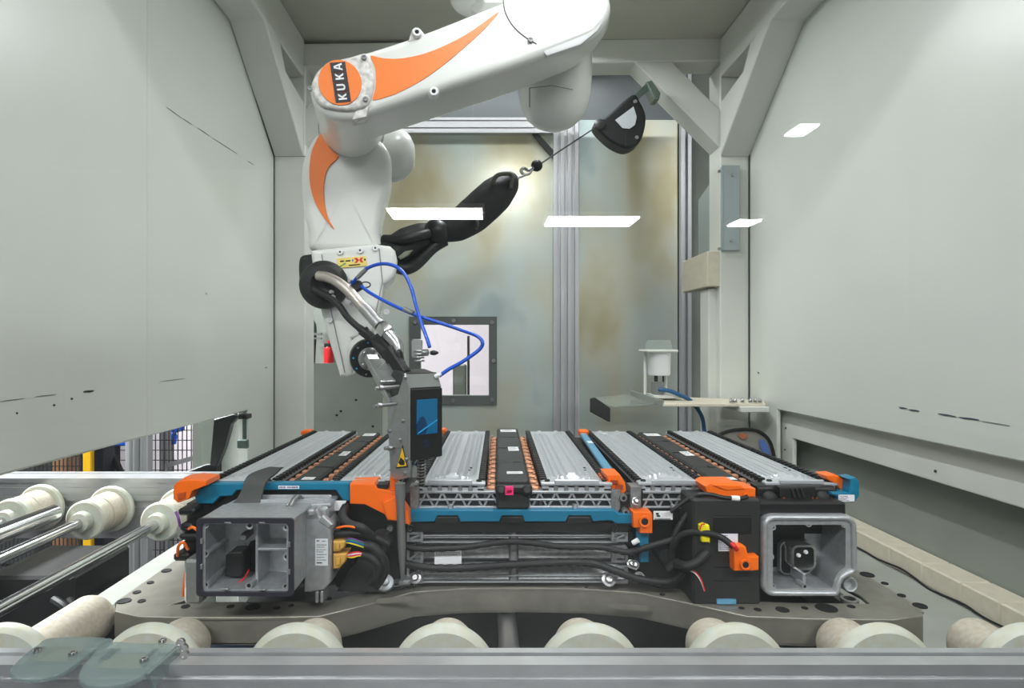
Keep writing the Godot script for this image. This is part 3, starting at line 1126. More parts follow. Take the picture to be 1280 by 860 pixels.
func tray() -> void:
	var t := thing("carrier_tray", "perforated steel carrier tray bent in a bow under the battery pack", "tray", W(0.06, -0.45, 0.95))
	# front bar in plan: x, near edge, far edge
	var near := [[-0.567, 0.915], [-0.52, 0.897], [-0.45, 0.893], [-0.34, 0.893], [-0.25, 0.897], [-0.19, 0.935], [-0.12, 0.985], [-0.04, 0.999], [0.06, 1.002], [0.16, 0.998], [0.25, 0.982], [0.33, 0.935], [0.39, 0.897], [0.48, 0.889], [0.60, 0.886], [0.655, 0.90], [0.668, 0.925]]
	var y := -0.407
	var p := PackedVector2Array()
	for q in near:
		p.append(Vector2(q[0], q[1]))
	var far := []
	for i in near.size():
		far.append(Vector2(near[i][0], near[i][1] + (0.055 if i > 1 and i < near.size() - 2 else 0.03) ))
	var tp := Transform3D(Basis(Vector3(1, 0, 0), Vector3(0, 0, -1), Vector3(0, 1, 0)), Vector3(0, EYE + y, 0))
	var poly := p.duplicate()
	for i in near.size():
		poly.append(far[near.size() - 1 - i])
	var mb := MB.new()
	prism(mb, poly, 0.006, tp, 0.001)
	# the front web under the flange
	var web := p.duplicate()
	for i in p.size():
		web.append(p[p.size() - 1 - i] + Vector2(0, 0.006))
	prism(mb, web, 0.036, Transform3D(tp.basis, Vector3(0, EYE + y - 0.004, 0)))
	# lower lip turned inwards
	var lip := p.duplicate()
	for i in p.size():
		lip.append(p[p.size() - 1 - i] + Vector2(0, 0.03))
	prism(mb, lip, 0.003, Transform3D(tp.basis, Vector3(0, EYE + y - 0.038, 0)))
	part(t, "front_bar", mb, M.tray)
	for s in 2:
		mb = MB.new()
		var q: PackedVector2Array
		if s == 0:
			q = PackedVector2Array([Vector2(-0.567, 0.916), Vector2(-0.50, 0.93), Vector2(-0.47, 0.97), Vector2(-0.44, 1.0), Vector2(-0.43, 1.55), Vector2(-0.585, 1.55), Vector2(-0.585, 0.95)])
		else:
			q = PackedVector2Array([Vector2(0.668, 0.916), Vector2(0.60, 0.93), Vector2(0.605, 0.97), Vector2(0.60, 1.0), Vector2(0.60, 1.55), Vector2(0.655, 1.55), Vector2(0.672, 0.95)])
		prism(mb, q, 0.006, Transform3D(tp.basis, Vector3(0, EYE + y - 0.0005, 0)), 0.001)
		var e: float = [-0.585, 0.668][s]
		boxw(mb, e - 0.003, e + 0.003, y - 0.04, y - 0.002, 0.95, 1.55)
		part(t, "side_bar", mb, M.tray)
	# holes: dark discs sunk into the flange with a rim
	var hs := [[232, 758, 4.5, 1], [288, 758, 4, 1], [316, 759, 8, 1], [346, 760, 4, 1], [364, 757, 3, 1], [412, 748, 2.5, 1], [459, 740, 2, 1], [503, 735, 2, 1], [733, 734, 2, 1], [828, 743, 3, 1], [875, 753, 3, 1], [927, 760, 3, 1], [947, 762, 4, 1], [978, 762, 7, 1], [1006, 760, 3.5, 1], [1033, 760, 11, 1], [1064, 758, 4, 1], [208, 713, 5, 0], [188, 728, 3.5, 0], [171, 740, 4, 0], [177, 751, 4, 0], [155, 751, 7, 0], [1084, 718, 7, 0], [1106, 729, 3.5, 0], [1127, 744, 4, 0], [1150, 757, 7, 0]]
	for h in hs:
		var c := PY(h[0], h[1], y + 0.0004)
		mb = MB.new()
		var r: float = h[2] * absf(c.z) / F
		lathe(mb, [0.0, -0.0002, r * 0.8, -0.0002, r, 0.0006, r * 1.15, 0.0006, r * 1.2, -0.001], c, Vector3.UP, 18)
		part(t, "hole", mb, M.gap)
	# pressed slots in the web
	for g in [[470, 752, 520, 748], [760, 757, 808, 760]]:
		mb = MB.new()
		var za := 0.956
		var zb := 0.975
		if g[0] > 600:
			zb = 0.965
			za = 0.985
		prism(mb, round_rect(0, 0, 0.062, 0.008, 0.0038), 0.001, Transform3D(Basis((P(g[2], g[3], zb) - P(g[0], g[1], za)).normalized(), Vector3.UP, (P(g[2], g[3], zb) - P(g[0], g[1], za)).normalized().cross(Vector3.UP)), P(g[0], g[1] + 3, za - 0.014)))
		part(t, "pressed_slot", mb, M.tray)


const TOP := -0.2333
const YAW := -0.02


func pulse(d: float, at: float, w: float) -> float:
	return smoothstep(0.0, 1.0, clampf(1.0 - absf(d - at) / w, 0.0, 1.0))


func cover_height(x: float, z: float) -> float:
	# a pressed aluminium cover: race-track beads inside one another and a round boss at the near end
	var q := Vector2(absf(x), absf(z - 0.30)) - Vector2(0.040 - 0.034, 0.272 - 0.034)
	var d := Vector2(maxf(q.x, 0), maxf(q.y, 0)).length() + minf(maxf(q.x, q.y), 0) - 0.034
	var h := 0.0
	h += 0.0030 * smoothstep(0.002, -0.003, d)
	h -= 0.0056 * pulse(d, -0.0065, 0.0044)
	h -= 0.0056 * pulse(d, -0.0180, 0.0044)
	h -= 0.0056 * pulse(d, -0.0295, 0.0044)
	h += 0.0016 * smoothstep(0.018, 0.010, Vector2(x, (z - 0.062) * 1.0).length())
	for s in [-1.0, 1.0]:
		h += 0.004 * smoothstep(0.011, 0.004, Vector2(x - s * 0.022, z - 0.585).length())
	return h


func module_proto() -> Node3D:
	var t := thing("battery_module", "", "battery module", Vector3.ZERO, "silver battery modules of the pack")
	var mb := MB.new()
	var nx := 92
	var nz := 72
	var pts := []
	for j in nz + 1:
		var row := PackedVector3Array()
		var z := 0.6 * pow(float(j) / nz, 1.25)
		for i in nx + 1:
			var x := -0.046 + 0.092 * i / nx
			row.append(Vector3(x, cover_height(x, z), -z))
		pts.append(row)
	for j in nz:
		for i in nx:
			mb.quad(pts[j][i], pts[j][i + 1], pts[j + 1][i + 1], pts[j + 1][i])
	box(mb, Vector3(0, -0.009, -0.3), Vector3(0.092, 0.006, 0.6))
	for s in [-1.0, 1.0]:
		box(mb, Vector3(s * 0.0515, -0.005, -0.3), Vector3(0.011, 0.006, 0.6))
	part(t, "cover", mb, M.cover, 50.0)
	# near lip with two ears, a raised bar and bolts
	mb = MB.new()
	prism(mb, PackedVector2Array([Vector2(-0.059, 0.0), Vector2(0.059, 0.0), Vector2(0.059, 0.016), Vector2(0.05, 0.024), Vector2(0.044, 0.013), Vector2(-0.044, 0.013), Vector2(-0.05, 0.024), Vector2(-0.059, 0.016)]), 0.005, Transform3D(Basis(Vector3(1, 0, 0), Vector3(0, 0, -1), Vector3(0, 1, 0)), Vector3(0, 0.003, 0.004)), 0.001)
	part(t, "lip", mb, M.cover)
	mb = MB.new()
	box(mb, Vector3(0, 0.004, 0.003), Vector3(0.074, 0.008, 0.005), 0.0015)
	part(t, "raised_bar", mb, M.cover)
	for s in [-1.0, 1.0]:
		mb = MB.new()
		lathe(mb, [0.0, 0.0035, 0.0022, 0.0035, 0.004, 0.0034, 0.0046, 0.0022, 0.0046, 0.0], Vector3(s * 0.048, 0.002, -0.008), Vector3.UP, 12)
		part(t, "bolt", mb, M.gap)
		mb = MB.new()
		for i in 36:
			var z := 0.026 + i * 0.0158
			box(mb, Vector3(s * 0.0535, 0.001, -z), Vector3(0.009, 0.008, 0.0085))
			box(mb, Vector3(s * 0.0485, 0.0012, -z - 0.003), Vector3(0.0042, 0.004, 0.0045))
		part(t, "terminal_comb", mb, M.black, 0.0, true)
	mb = MB.new()
	for s in [[-0.024, 0.012, 0.0035], [-0.024, 0.026, 0.0045], [0.024, 0.0, 0.0]]:
		if s[2] > 0:
			box(mb, Vector3(0.026 + s[1] * 0.15, 0.003, -0.075 - s[1] * 1.6), Vector3(s[2], 0.0012, s[2] * 1.5))
	part(t, "vent_mark", mb, M.gap)
	mb = MB.new()
	box(mb, Vector3(0, -0.045, -0.3), Vector3(0.112, 0.078, 0.596), 0.002)
	part(t, "body", mb, M.black)
	mb = MB.new()
	for i in 5:
		box(mb, Vector3(-0.034 + i * 0.017, -0.0075, 0.0), Vector3(0.007, 0.009, 0.004), 0.001)
	part(t, "clip", mb, M.cast_dark)
	return t


func controller(x0: float, x1: float, tabs: bool, label: String, lift: float) -> void:
	# a long black unit between two modules with printed stickers and copper tabs along both sides
	var xm := (x0 + x1) / 2
	var w := x1 - x0
	var t := thing("cell_controller", label, "controller", W(xm, TOP - 0.05, 0.98), "black cell controllers between the modules")
	var mb := MB.new()
	for k in 4:
		var za := 0.985 + 0.15 * k
		var sk := 0.02 * (za - 1.0)
		box(mb, W(xm + sk, TOP - 0.02 + lift, za + 0.0735), Vector3(w, 0.05, 0.147), 0.004, Basis(Vector3.UP, YAW))
	part(t, "casing", mb, M.black_soft)
	for k in 3:
		var za := 1.135 + 0.15 * k
		mb = MB.new()
		box(mb, W(xm + 0.02 * (za - 1.0) + [0.01, -0.012, 0.008][k], TOP + 0.0052 + lift, za), Vector3(w * 0.25, 0.003, 0.012), 0.001)
		part(t, "snap_latch", mb, M.black)
	var paper := print_image(64, 32, [[6, 6, 40, 3], [6, 13, 50, 3], [6, 20, 34, 3]], Color(0.9, 0.9, 0.9), Color(0.2, 0.2, 0.22), 4)
	for q in [[1.035, 0.5, 0.014, 0.15], [1.27, 0.4, 0.034, 0.3], [1.535, 0.72, 0.03, 0.0]]:
		sticker(t, "sticker", Transform3D(Basis(Vector3(1, 0, 0), Vector3(0, 0, -1), Vector3(0, 1, 0)), W(xm + 0.02 * (q[0] - 1.0) + w * q[3] * 0.4, TOP + 0.0052 + lift, q[0])), w * q[1], q[2] * 1.4, paper)
	# side strips that carry the tabs
	for s in [-1.0, 1.0]:
		var gx: float = xm + s * (w / 2 + 0.009)
		mb = MB.new()
		box(mb, W(gx + 0.006, TOP - 0.034, 1.29), Vector3(0.014, 0.03, 0.58), 0.002, Basis(Vector3.UP, YAW))
		part(t, "side_strip", mb, M.black)
		for k in (13 if tabs else 16):
			var z: float = 1.005 + (0.0430 if tabs else 0.0345) * k
			mb = MB.new()
			if tabs:
				box(mb, W(gx + 0.02 * (z - 1.0), TOP - 0.010, z + 0.012), Vector3(0.017, 0.009, 0.022), 0.003)
				box(mb, W(gx + 0.02 * (z - 1.0) + s * 0.004, TOP - 0.004, z + 0.012), Vector3(0.006, 0.005, 0.012), 0.002)
			else:
				box(mb, W(gx + 0.02 * (z - 1.0), TOP - 0.008, z + 0.010), Vector3(0.010, 0.012, 0.013), 0.0015)
			part(t, "copper_tab", mb, M.copper)
	if tabs:
		mb = MB.new()
		boxw(mb, xm - 0.030, xm + 0.030, TOP - 0.012, TOP + 0.003, 0.978, 0.996, 0.004)
		part(t, "front_cap", mb, M.black)
		for s in [-1.0, 1.0]:
			mb = MB.new()
			lathe(mb, [0.0, 0.006, 0.005, 0.005, 0.009, 0.0, 0.009, -0.01], W(xm + s * 0.021, TOP - 0.005, 0.975), Vector3(0, 0.5, 1), 14)
			part(t, "rubber_foot", mb, M.rubber)
		var pk := MB.new()
		hoop(pk, round_rect(-0.0068, -0.006, 0.0068, 0.006, 0.001, 2), round_rect(-0.0042, -0.0035, 0.0042, 0.0025, 0.0008, 2), 0.014, Transform3D(Basis(), W(xm - 0.008, TOP - 0.0045, 0.968)))
		boxw(pk, xm - 0.014, xm - 0.002, TOP - 0.010, TOP, 0.9775, 0.98)
		part(t, "pink_connector", pk, M.pink).set_meta("label", "bright pink plug socket")


func cable(called: String, label: String, pts: Array, r: Variant, m: Material, group := "", n := 10) -> Node3D:
	var mb := MB.new()
	tube(mb, curve3(pts, 8), r, n)
	return solo(called, mb, m, label, "cable", group)


func twist(r: float, n: int) -> Array:  # the lumpy outline of a wrapped cable
	var a := []
	for i in n:
		a.append(r * (1.06 if i % 2 == 0 else 0.90))
	return a


func orange_block(label: String, poly: Array, z: float, depth: float, extra := []) -> Node3D:
	var p := uv(poly, z)
	var t := thing("orange_connector", label, "connector", Vector3(p[0].x, EYE + p[0].y - 0.02, -z))
	var mb := MB.new()
	prism(mb, p, depth, flat(z), 0.0025, 2)
	part(t, "housing", mb, M.orange)
	for e in extra:  # px, py, radius in pixels: a dark screw well
		mb = MB.new()
		var c := P(e[0], e[1], z - 0.004)
		var r: float = e[2] * z / F
		lathe(mb, [r * 0.55, -0.008, r * 0.8, 0.0005, r * 1.25, 0.001, r * 1.35, -0.002], c, Vector3(0, 0, 1), 18)
		part(t, "collar", mb, M.orange)
		mb = MB.new()
		lathe(mb, [0.0, 0.0005, r * 0.8, 0.0005, r * 0.8, -0.003], c, Vector3(0, 0, 1), 16)
		part(t, "screw_well", mb, M.gap)
	return t


func battery() -> void:
	# dark core that everything is bolted to
	var mb := MB.new()
	boxw(mb, -0.455, 0.57, -0.40, TOP - 0.086, 1.03, 1.58, 0.004)
	solo("pack_base", mb, M.black, "black lower housing of the battery pack behind the front castings", "housing")
	# six modules
	var xs := [-0.413, -0.205, -0.0607, 0.150, 0.3113, 0.5233]
	var lab := ["silver battery module at the far left, crossed by the grey strap", "silver battery module partly hidden behind the screwdriving tool", "silver battery module left of the central copper tabs",
		"silver battery module right of the central copper tabs", "silver battery module right of the pale blue strap", "silver battery module at the far right above the socket housing"]
	var proto := module_proto()
	for i in 6:
		var o := proto if i == 0 else copy_of(proto, Vector3.ZERO, lab[i])
		o.set_meta("label", lab[i])
		o.position = W(xs[i], TOP, 1.0)
		o.rotation.y = YAW
	# units between the modules
	controller(-0.3305, -0.2895, false, "black controller with three white stickers between the two left modules", -0.004)
	controller(0.0175, 0.0725, true, "black controller flanked by bright copper tabs in the pack's middle", 0.006)
	controller(0.388, 0.438, false, "black controller with white stickers between the two right modules", -0.004)
	# black channels between modules two and three, and four and five
	mb = MB.new()
	box(mb, W(0.231 + 0.006, TOP - 0.03, 1.30), Vector3(0.043, 0.03, 0.60), 0.002, Basis(Vector3.UP, YAW))
	solo("black_channel", mb, M.black, "black plastic channel under the pale blue strap", "channel")
	mb = MB.new()
	box(mb, W(-0.133 + 0.006, TOP - 0.03, 1.30), Vector3(0.026, 0.03, 0.60), 0.002, Basis(Vector3.UP, YAW))
	solo("black_channel", mb, M.black, "black plastic channel behind the screwdriving tool", "channel")
	# pale blue strap with orange ends
	var t := thing("blue_strap", "pale blue flat busbar strap with orange ends between two silver modules", "busbar", W(0.24, TOP, 1.06))
	mb = MB.new()
	bar(mb, W(0.2235, TOP - 0.002, 1.06), W(0.252, TOP - 0.002, 1.575), 0.017, 0.009, 0.002)
	part(t, "strap", mb, M.teal_pale)
	sticker(t, "sticker", Transform3D(Basis(Vector3(1, 0, 0), Vector3(0, 0, -1), Vector3(0, 1, 0)), W(0.2435, TOP + 0.0027, 1.41)), 0.012, 0.03, M.paper)
	mb = MB.new()
	box(mb, W(0.254, TOP + 0.001, 1.57), Vector3(0.026, 0.016, 0.03), 0.003)
	part(t, "orange_end", mb, M.orange)
	mb = MB.new()
	prism(mb, uv([757, 593, 775, 593, 782, 604, 783, 614, 779, 618, 770, 617, 765, 612, 761, 603], 1.0), 0.05, flat(1.0), 0.003, 2)
	boxw(mb, 0.198, 0.226, TOP - 0.004, TOP + 0.004, 1.0, 1.07, 0.002)
	part(t, "orange_end", mb, M.orange)
	for q in [[763, 600, 4], [769, 606, 5]]:
		mb = MB.new()
		boxw(mb, (q[0] - CX) / F, (q[0] + 9 - CX) / F, (CY - q[1] - q[2]) / F, (CY - q[1]) / F, 0.9965, 1.0)
		part(t, "slot", mb, mat(Color(0.6, 0.22, 0.03), 0.5))
	# second strap end behind the tool
	t = thing("blue_strap", "short piece of blue strap with an orange end right of the tool", "busbar", W(-0.115, TOP, 1.5))
	mb = MB.new()
	bar(mb, W(-0.1325, TOP, 1.30), W(-0.122, TOP, 1.57), 0.016, 0.009, 0.002)
	part(t, "strap", mb, M.teal_pale)
	mb = MB.new()
	box(mb, W(-0.116, TOP + 0.003, 1.575), Vector3(0.024, 0.018, 0.03), 0.003)
	part(t, "orange_end", mb, M.orange)
	mb = MB.new()
	ball(mb, W(-0.128, TOP + 0.006, 1.555), 0.008, Vector3.ONE, 6)
	part(t, "white_cap", mb, M.paper)
	front_castings()
	left_front()
	right_front()


func truss(called: String, label: String, px0: float, px1: float, cells: int, mids: Array, bosses: Array) -> void:
	var z := 0.996
	var t := thing(called, label, "bracket", P((px0 + px1) / 2, 640, z))
	var mb := MB.new()
	boxw(mb, (px0 - CX) / F, (px1 - CX) / F, (CY - 640) / F, (CY - 613) / F, z + 0.016, z + 0.03)
	part(t, "back_plate", mb, M.cast_dark)
	mb = MB.new()
	for y in [[613.2, 616.5], [623.0, 625.5], [632.0, 635.0]]:
		boxw(mb, (px0 - CX) / F, (px1 - CX) / F, (CY - y[1]) / F, (CY - y[0]) / F, z, z + 0.02, 0.001)
	part(t, "rail", mb, M.cast)
	var w := (px1 - px0) / cells
	for i in cells:
		var xa := px0 + i * w
		var ok := true
		for c in mids:
			if absf(xa + w / 2 - c) < 9.0:
				ok = false
		if not ok:
			continue
		mb = MB.new()
		bar(mb, P(xa, 634, z + 0.006), P(xa + w / 2, 615, z + 0.006), 0.003, 0.010, 0.0, Vector3(0, 0, 1))
		bar(mb, P(xa + w / 2, 615, z + 0.006), P(xa + w, 634, z + 0.006), 0.003, 0.010, 0.0, Vector3(0, 0, 1))
		part(t, "brace", mb, M.cast)
	for c in mids:
		mb = MB.new()
		prism(mb, uv([c - 16, 612, c + 16, 612, c + 7, 622, c + 6, 639, c - 6, 639, c - 7, 622], z - 0.004), 0.02, flat(z - 0.004), 0.001)
		part(t, "pillar", mb, M.cast)
	for b in bosses:
		mb = MB.new()
		lathe(mb, [0.0, 0.003, 0.003, 0.003, 0.0048, 0.0, 0.0048, -0.014], P(b, 634, z - 0.002), Vector3(0, 0, 1), 14)
		part(t, "boss", mb, M.cast)


func front_castings() -> void:
	truss("cast_truss", "grey cast truss bracket under the two middle silver modules", 523, 765, 12, [642], [563, 719])
	truss("cast_truss", "short grey cast truss bracket under the module right of the blue strap", 803, 880, 4, [], [842])
	var mb := MB.new()
	for q in [[512, 524, 608, 640], [764, 776, 612, 642], [788, 802, 608, 655]]:
		prism(mb, uv([q[0], q[2], q[1], q[2], q[1], q[3] - 6, q[1] - 4, q[3], q[0], q[3]], 0.994), 0.03, flat(0.994), 0.003, 2)
	for q in [[779, 622], [782, 640]]:
		lathe(mb, [0.003, 0.004, 0.0055, 0.004, 0.0065, 0.0, 0.0065, -0.02], P(q[0], q[1], 0.992), Vector3(0, 0, 1), 16)
	solo("cast_bracket", mb, M.cast_dark, "grey cast end lugs between the truss brackets", "bracket")
	# teal busbar cover across the middle
	var t := thing("teal_busbar", "dark teal busbar cover strip across the front of the pack", "busbar", P(640, 655, 0.985))
	mb = MB.new()
	prism(mb, uv([508, 641, 516, 637.5, 768, 637.5, 774, 642.5, 796, 642.5, 796, 655, 770, 655, 764, 651, 741, 652, 738, 645, 711, 645, 707, 652.5, 656, 652.5, 653, 645, 628, 645, 624, 652.5, 575, 652.5, 572, 645, 547, 645, 543, 652.5, 516, 653, 508, 655], 0.984), 0.014, flat(0.984), 0.0015)
	part(t, "strip", mb, M.teal)
	for x in [559, 640, 724]:
		mb = MB.new()
		prism(mb, uv([x - 13, 646.5, x + 13, 646.5, x + 16, 654.5, x - 16, 654.5], 0.981), 0.014, flat(0.981), 0.001)
		part(t, "clip", mb, M.black)
	mb = MB.new()
	boxw(mb, (508 - CX) / F, (786 - CX) / F, (CY - 663) / F, (CY - 650) / F, 0.99, 1.03, 0.002)
	for x in [513, 768]:
		screw(mb, P(x, 661, 0.988), 0.006, Vector3(0, 0, 1), 0.005)
	solo("black_ledge", mb, M.black, "black plastic ledge under the teal busbar strip", "ledge")
	orange_block("orange connector with a round screw well at the teal strip's right end", [791, 640, 814, 640, 816, 643, 816, 667, 800, 667, 800, 660, 792, 660], 0.972, 0.03, [[806, 652, 5.5]])
	# lower grey casting: three ribbed bands
	t = thing("lower_casting", "grey ribbed casting below the teal strip, behind two braided cables", "casting", P(645, 732, 1.01))
	var bands := [[664, 675], [680, 703], [709, 729]]
	for k in 3:
		var b: Array = bands[k]
		for s in 2:
			var xa: float = [512, 648][s]
			var xb: float = [636, 782][s]
			mb = MB.new()
			var h: float = (b[1] - b[0]) / F
			# bulged in section
			var pr := PackedVector2Array()
			for i in 9:
				var a := float(i) / 8
				pr.append(Vector2(-0.012 * sin(a * PI) - (0.004 if i == 6 else 0.0), h * (0.5 - a)))
			pr.append(Vector2(0.03, -h / 2))
			pr.append(Vector2(0.03, h / 2))
			prism(mb, pr, (xb - xa) / F, Transform3D(Basis(Vector3(0, 0, -1), Vector3(0, 1, 0), Vector3(1, 0, 0)), W((xb - CX) / F, (CY - (b[0] + b[1]) / 2.0) / F, 1.012)))
			part(t, "ribbed_band", mb, M.cast_dark)
	mb = MB.new()
	boxw(mb, (509 - CX) / F, (784 - CX) / F, (CY - 731) / F, (CY - 663) / F, 1.022, 1.034)
	part(t, "back_plate", mb, M.cast_dark)
	mb = MB.new()
	boxw(mb, (637 - CX) / F, (647 - CX) / F, (CY - 728) / F, (CY - 664) / F, 1.0, 1.03, 0.003)
	part(t, "centre_rib", mb, M.cast_dark)
	for y in [669, 677.5, 706, 719, 727]:
		mb = MB.new()
		boxw(mb, (526 - CX) / F, (772 - CX) / F, (CY - y - 1.0) / F, (CY - y + 0.8) / F, 0.997, 1.02, 0.001)
		part(t, "rib", mb, M.cast)
	for s in 2:
		var xa: float = [509, 764][s]
		for q in [[664, 676], [684, 702], [706, 728]]:
			mb = MB.new()
			hoop(mb, rect((xa - CX) / F, (CY - q[1]) / F, (xa + 20 - CX) / F, (CY - q[0]) / F), rect((xa + 3 - CX) / F, (CY - q[1] + 3) / F, (xa + 17 - CX) / F, (CY - q[0] - 3) / F), 0.02, flat(0.995))
			bar(mb, P(xa + 2, q[1] - 2, 1.0), P(xa + 18, q[0] + 2, 1.0), 0.003, 0.01, 0.0, Vector3(0, 0, 1))
			part(t, "end_lattice", mb, M.cast)
	for q in [[519, 722, 0.0075], [761, 724, 0.0088], [799, 722, 0.007], [792, 604 + 27, 0.0], [789, 705, 0.0055], [795, 627, 0.0055], [793, 706, 0.006]]:
		if q[2] <= 0.0:
			continue
		mb = MB.new()
		lathe(mb, [0.0, 0.006, q[2] * 0.5, 0.006, q[2] * 0.62, 0.009, q[2] * 0.8, 0.008, q[2] * 0.85, 0.003, q[2] * 1.3, 0.002, q[2] * 1.35, 0.0], P(q[0], q[1], 0.988), Vector3(0, 0.6, 1), 18)
		part(t, "bolt", mb, M.bolt)
	sticker(t, "sticker", Transform3D(Basis(), P(560, 698.5, 0.995)), 0.045, 0.028, print_image(128, 80, [[8, 8, 110, 3], [8, 14, 112, 3], [8, 20, 100, 3]], Color(0.92, 0.92, 0.93), Color(0.2, 0.2, 0.25), 7)).set_meta("label", "white printed sticker")
	cable("braided_cable", "upper black braided cable sagging across the grey ribbed casting", [P(500, 682, 0.985), P(530, 686, 0.985), P(580, 684, 0.983), P(640, 677, 0.983), P(700, 683, 0.983), P(750, 684, 0.98), P(785, 690, 0.972), P(815, 682, 0.965), P(850, 672, 0.962)], twist(0.0054, 65), M.rubber)
	cable("braided_cable", "lower black braided cable crossing the printed sticker's foot", [P(498, 702, 0.985), P(530, 709, 0.982), P(575, 710, 0.98), P(640, 706, 0.982), P(700, 703, 0.982), P(740, 704, 0.98), P(770, 714, 0.975), P(800, 724, 0.97), P(838, 727, 0.962), P(858, 712, 0.95)], twist(0.0064, 73), M.rubber)


func left_front() -> void:
	# teal cover and black box at the left
	var t := thing("teal_busbar", "teal busbar cover with a small white print at the pack's left front", "busbar", P(340, 640, 0.98))
	var mb := MB.new()
	prism(mb, uv([260, 604.5, 437, 604, 438, 627, 428, 625, 420, 613, 296, 613, 290, 620, 275, 621, 266, 630, 247, 630, 241, 617], 0.975), 0.02, flat(0.975), 0.0015)
	part(t, "cover", mb, M.teal)
	sticker(t, "sticker", Transform3D(Basis(), P(361, 609, 0.974)), 0.034, 0.005, print_image(96, 14, [[4, 4, 30, 6], [40, 4, 50, 6]], Color(0.9, 0.9, 0.93), Color(0.1, 0.12, 0.3), 3))
	mb = MB.new()
	prism(mb, uv([292, 612, 424, 612, 434, 628, 434, 660, 250, 660, 250, 632, 270, 630], 0.985), 0.05, flat(0.985), 0.002)
	solo("black_housing", mb, M.black, "black plastic housing under the teal cover at the left front", "housing")
	var o := orange_block("orange connector with a hooked nose at the pack's left corner", [217, 606, 224, 601, 236, 599, 248, 600, 258, 601, 258, 607, 240, 614, 236, 624, 222, 629, 216, 624, 216, 613], 0.95, 0.05, [])
	mb = MB.new()
	prism(mb, uv([222, 603, 250, 602, 244, 597, 230, 597], 0.965), 0.03, flat(0.965), 0.002)
	part(o, "latch", mb, M.orange)
	mb = MB.new()
	prism(mb, uv([221, 617, 232, 615, 231, 623, 222, 626], 0.948), 0.004, flat(0.948), 0.001)
	part(o, "recess", mb, mat(Color(0.70, 0.28, 0.04), 0.5))
	o = orange_block("large stepped orange connector beside the screwdriver's rod", [437, 605, 468, 604, 472, 611, 486, 613, 497, 616, 497, 638, 502, 640, 511, 642, 512, 657, 500, 652, 484, 651, 482, 644, 468, 637, 456, 631, 437, 630], 0.968, 0.05)
	mb = MB.new()
	prism(mb, uv([478, 628, 496, 620, 510, 640, 512, 657, 498, 652, 484, 650, 481, 644], 0.960), 0.03, flat(0.960), 0.003, 2)
	prism(mb, uv([487, 596, 494, 600, 499, 616, 490, 622, 487, 612], 0.975), 0.02, flat(0.975), 0.002)
	part(o, "stepped_shell", mb, M.orange)
	mb = MB.new()
	boxw(mb, (470 - CX) * 0.97 / F, (484 - CX) * 0.97 / F, (CY - 612) * 0.97 / F, (CY - 606) * 0.97 / F, 0.972, 1.0, 0.001)
	part(o, "dark_insert", mb, M.black)
	mb = MB.new()
	box(mb, P(384, 540, 1.59), Vector3(0.024, 0.012, 0.04), 0.003)
	solo("orange_clip", mb, M.orange, "small orange clip at the far left end of the battery pack", "clip")
	# grey strap
	mb = MB.new()
	var l := [P(338, 584, 1.03), P(325, 588, 1.0), P(312, 594, 0.968), P(306, 602, 0.955), P(302, 615, 0.95), P(292, 629, 0.94), P(272, 640, 0.92)]
	var r := [P(352, 585, 1.03), P(345, 592, 1.0), P(336, 599, 0.968), P(331, 607, 0.955), P(328, 618, 0.95), P(324, 630, 0.94), P(311, 641, 0.92)]
	var lc := curve3(l, 4)
	var rc := curve3(r, 4)
	var nn := Vector3(0, 0.0015, 0.0018)
	for i in lc.size() - 1:
		mb.quad(lc[i + 1] + nn, rc[i + 1] + nn, rc[i] + nn, lc[i] + nn)
		mb.quad(lc[i] - nn, rc[i] - nn, rc[i + 1] - nn, lc[i + 1] - nn)
		mb.quad(lc[i] + nn, lc[i] - nn, lc[i + 1] - nn, lc[i + 1] + nn)
		mb.quad(rc[i + 1] + nn, rc[i + 1] - nn, rc[i] - nn, rc[i] + nn)
	solo("flexible_strap", mb, M.webbing, "dark grey flat strap hanging from the left module over the casting", "strap")
	junction_box()
	left_wiring()


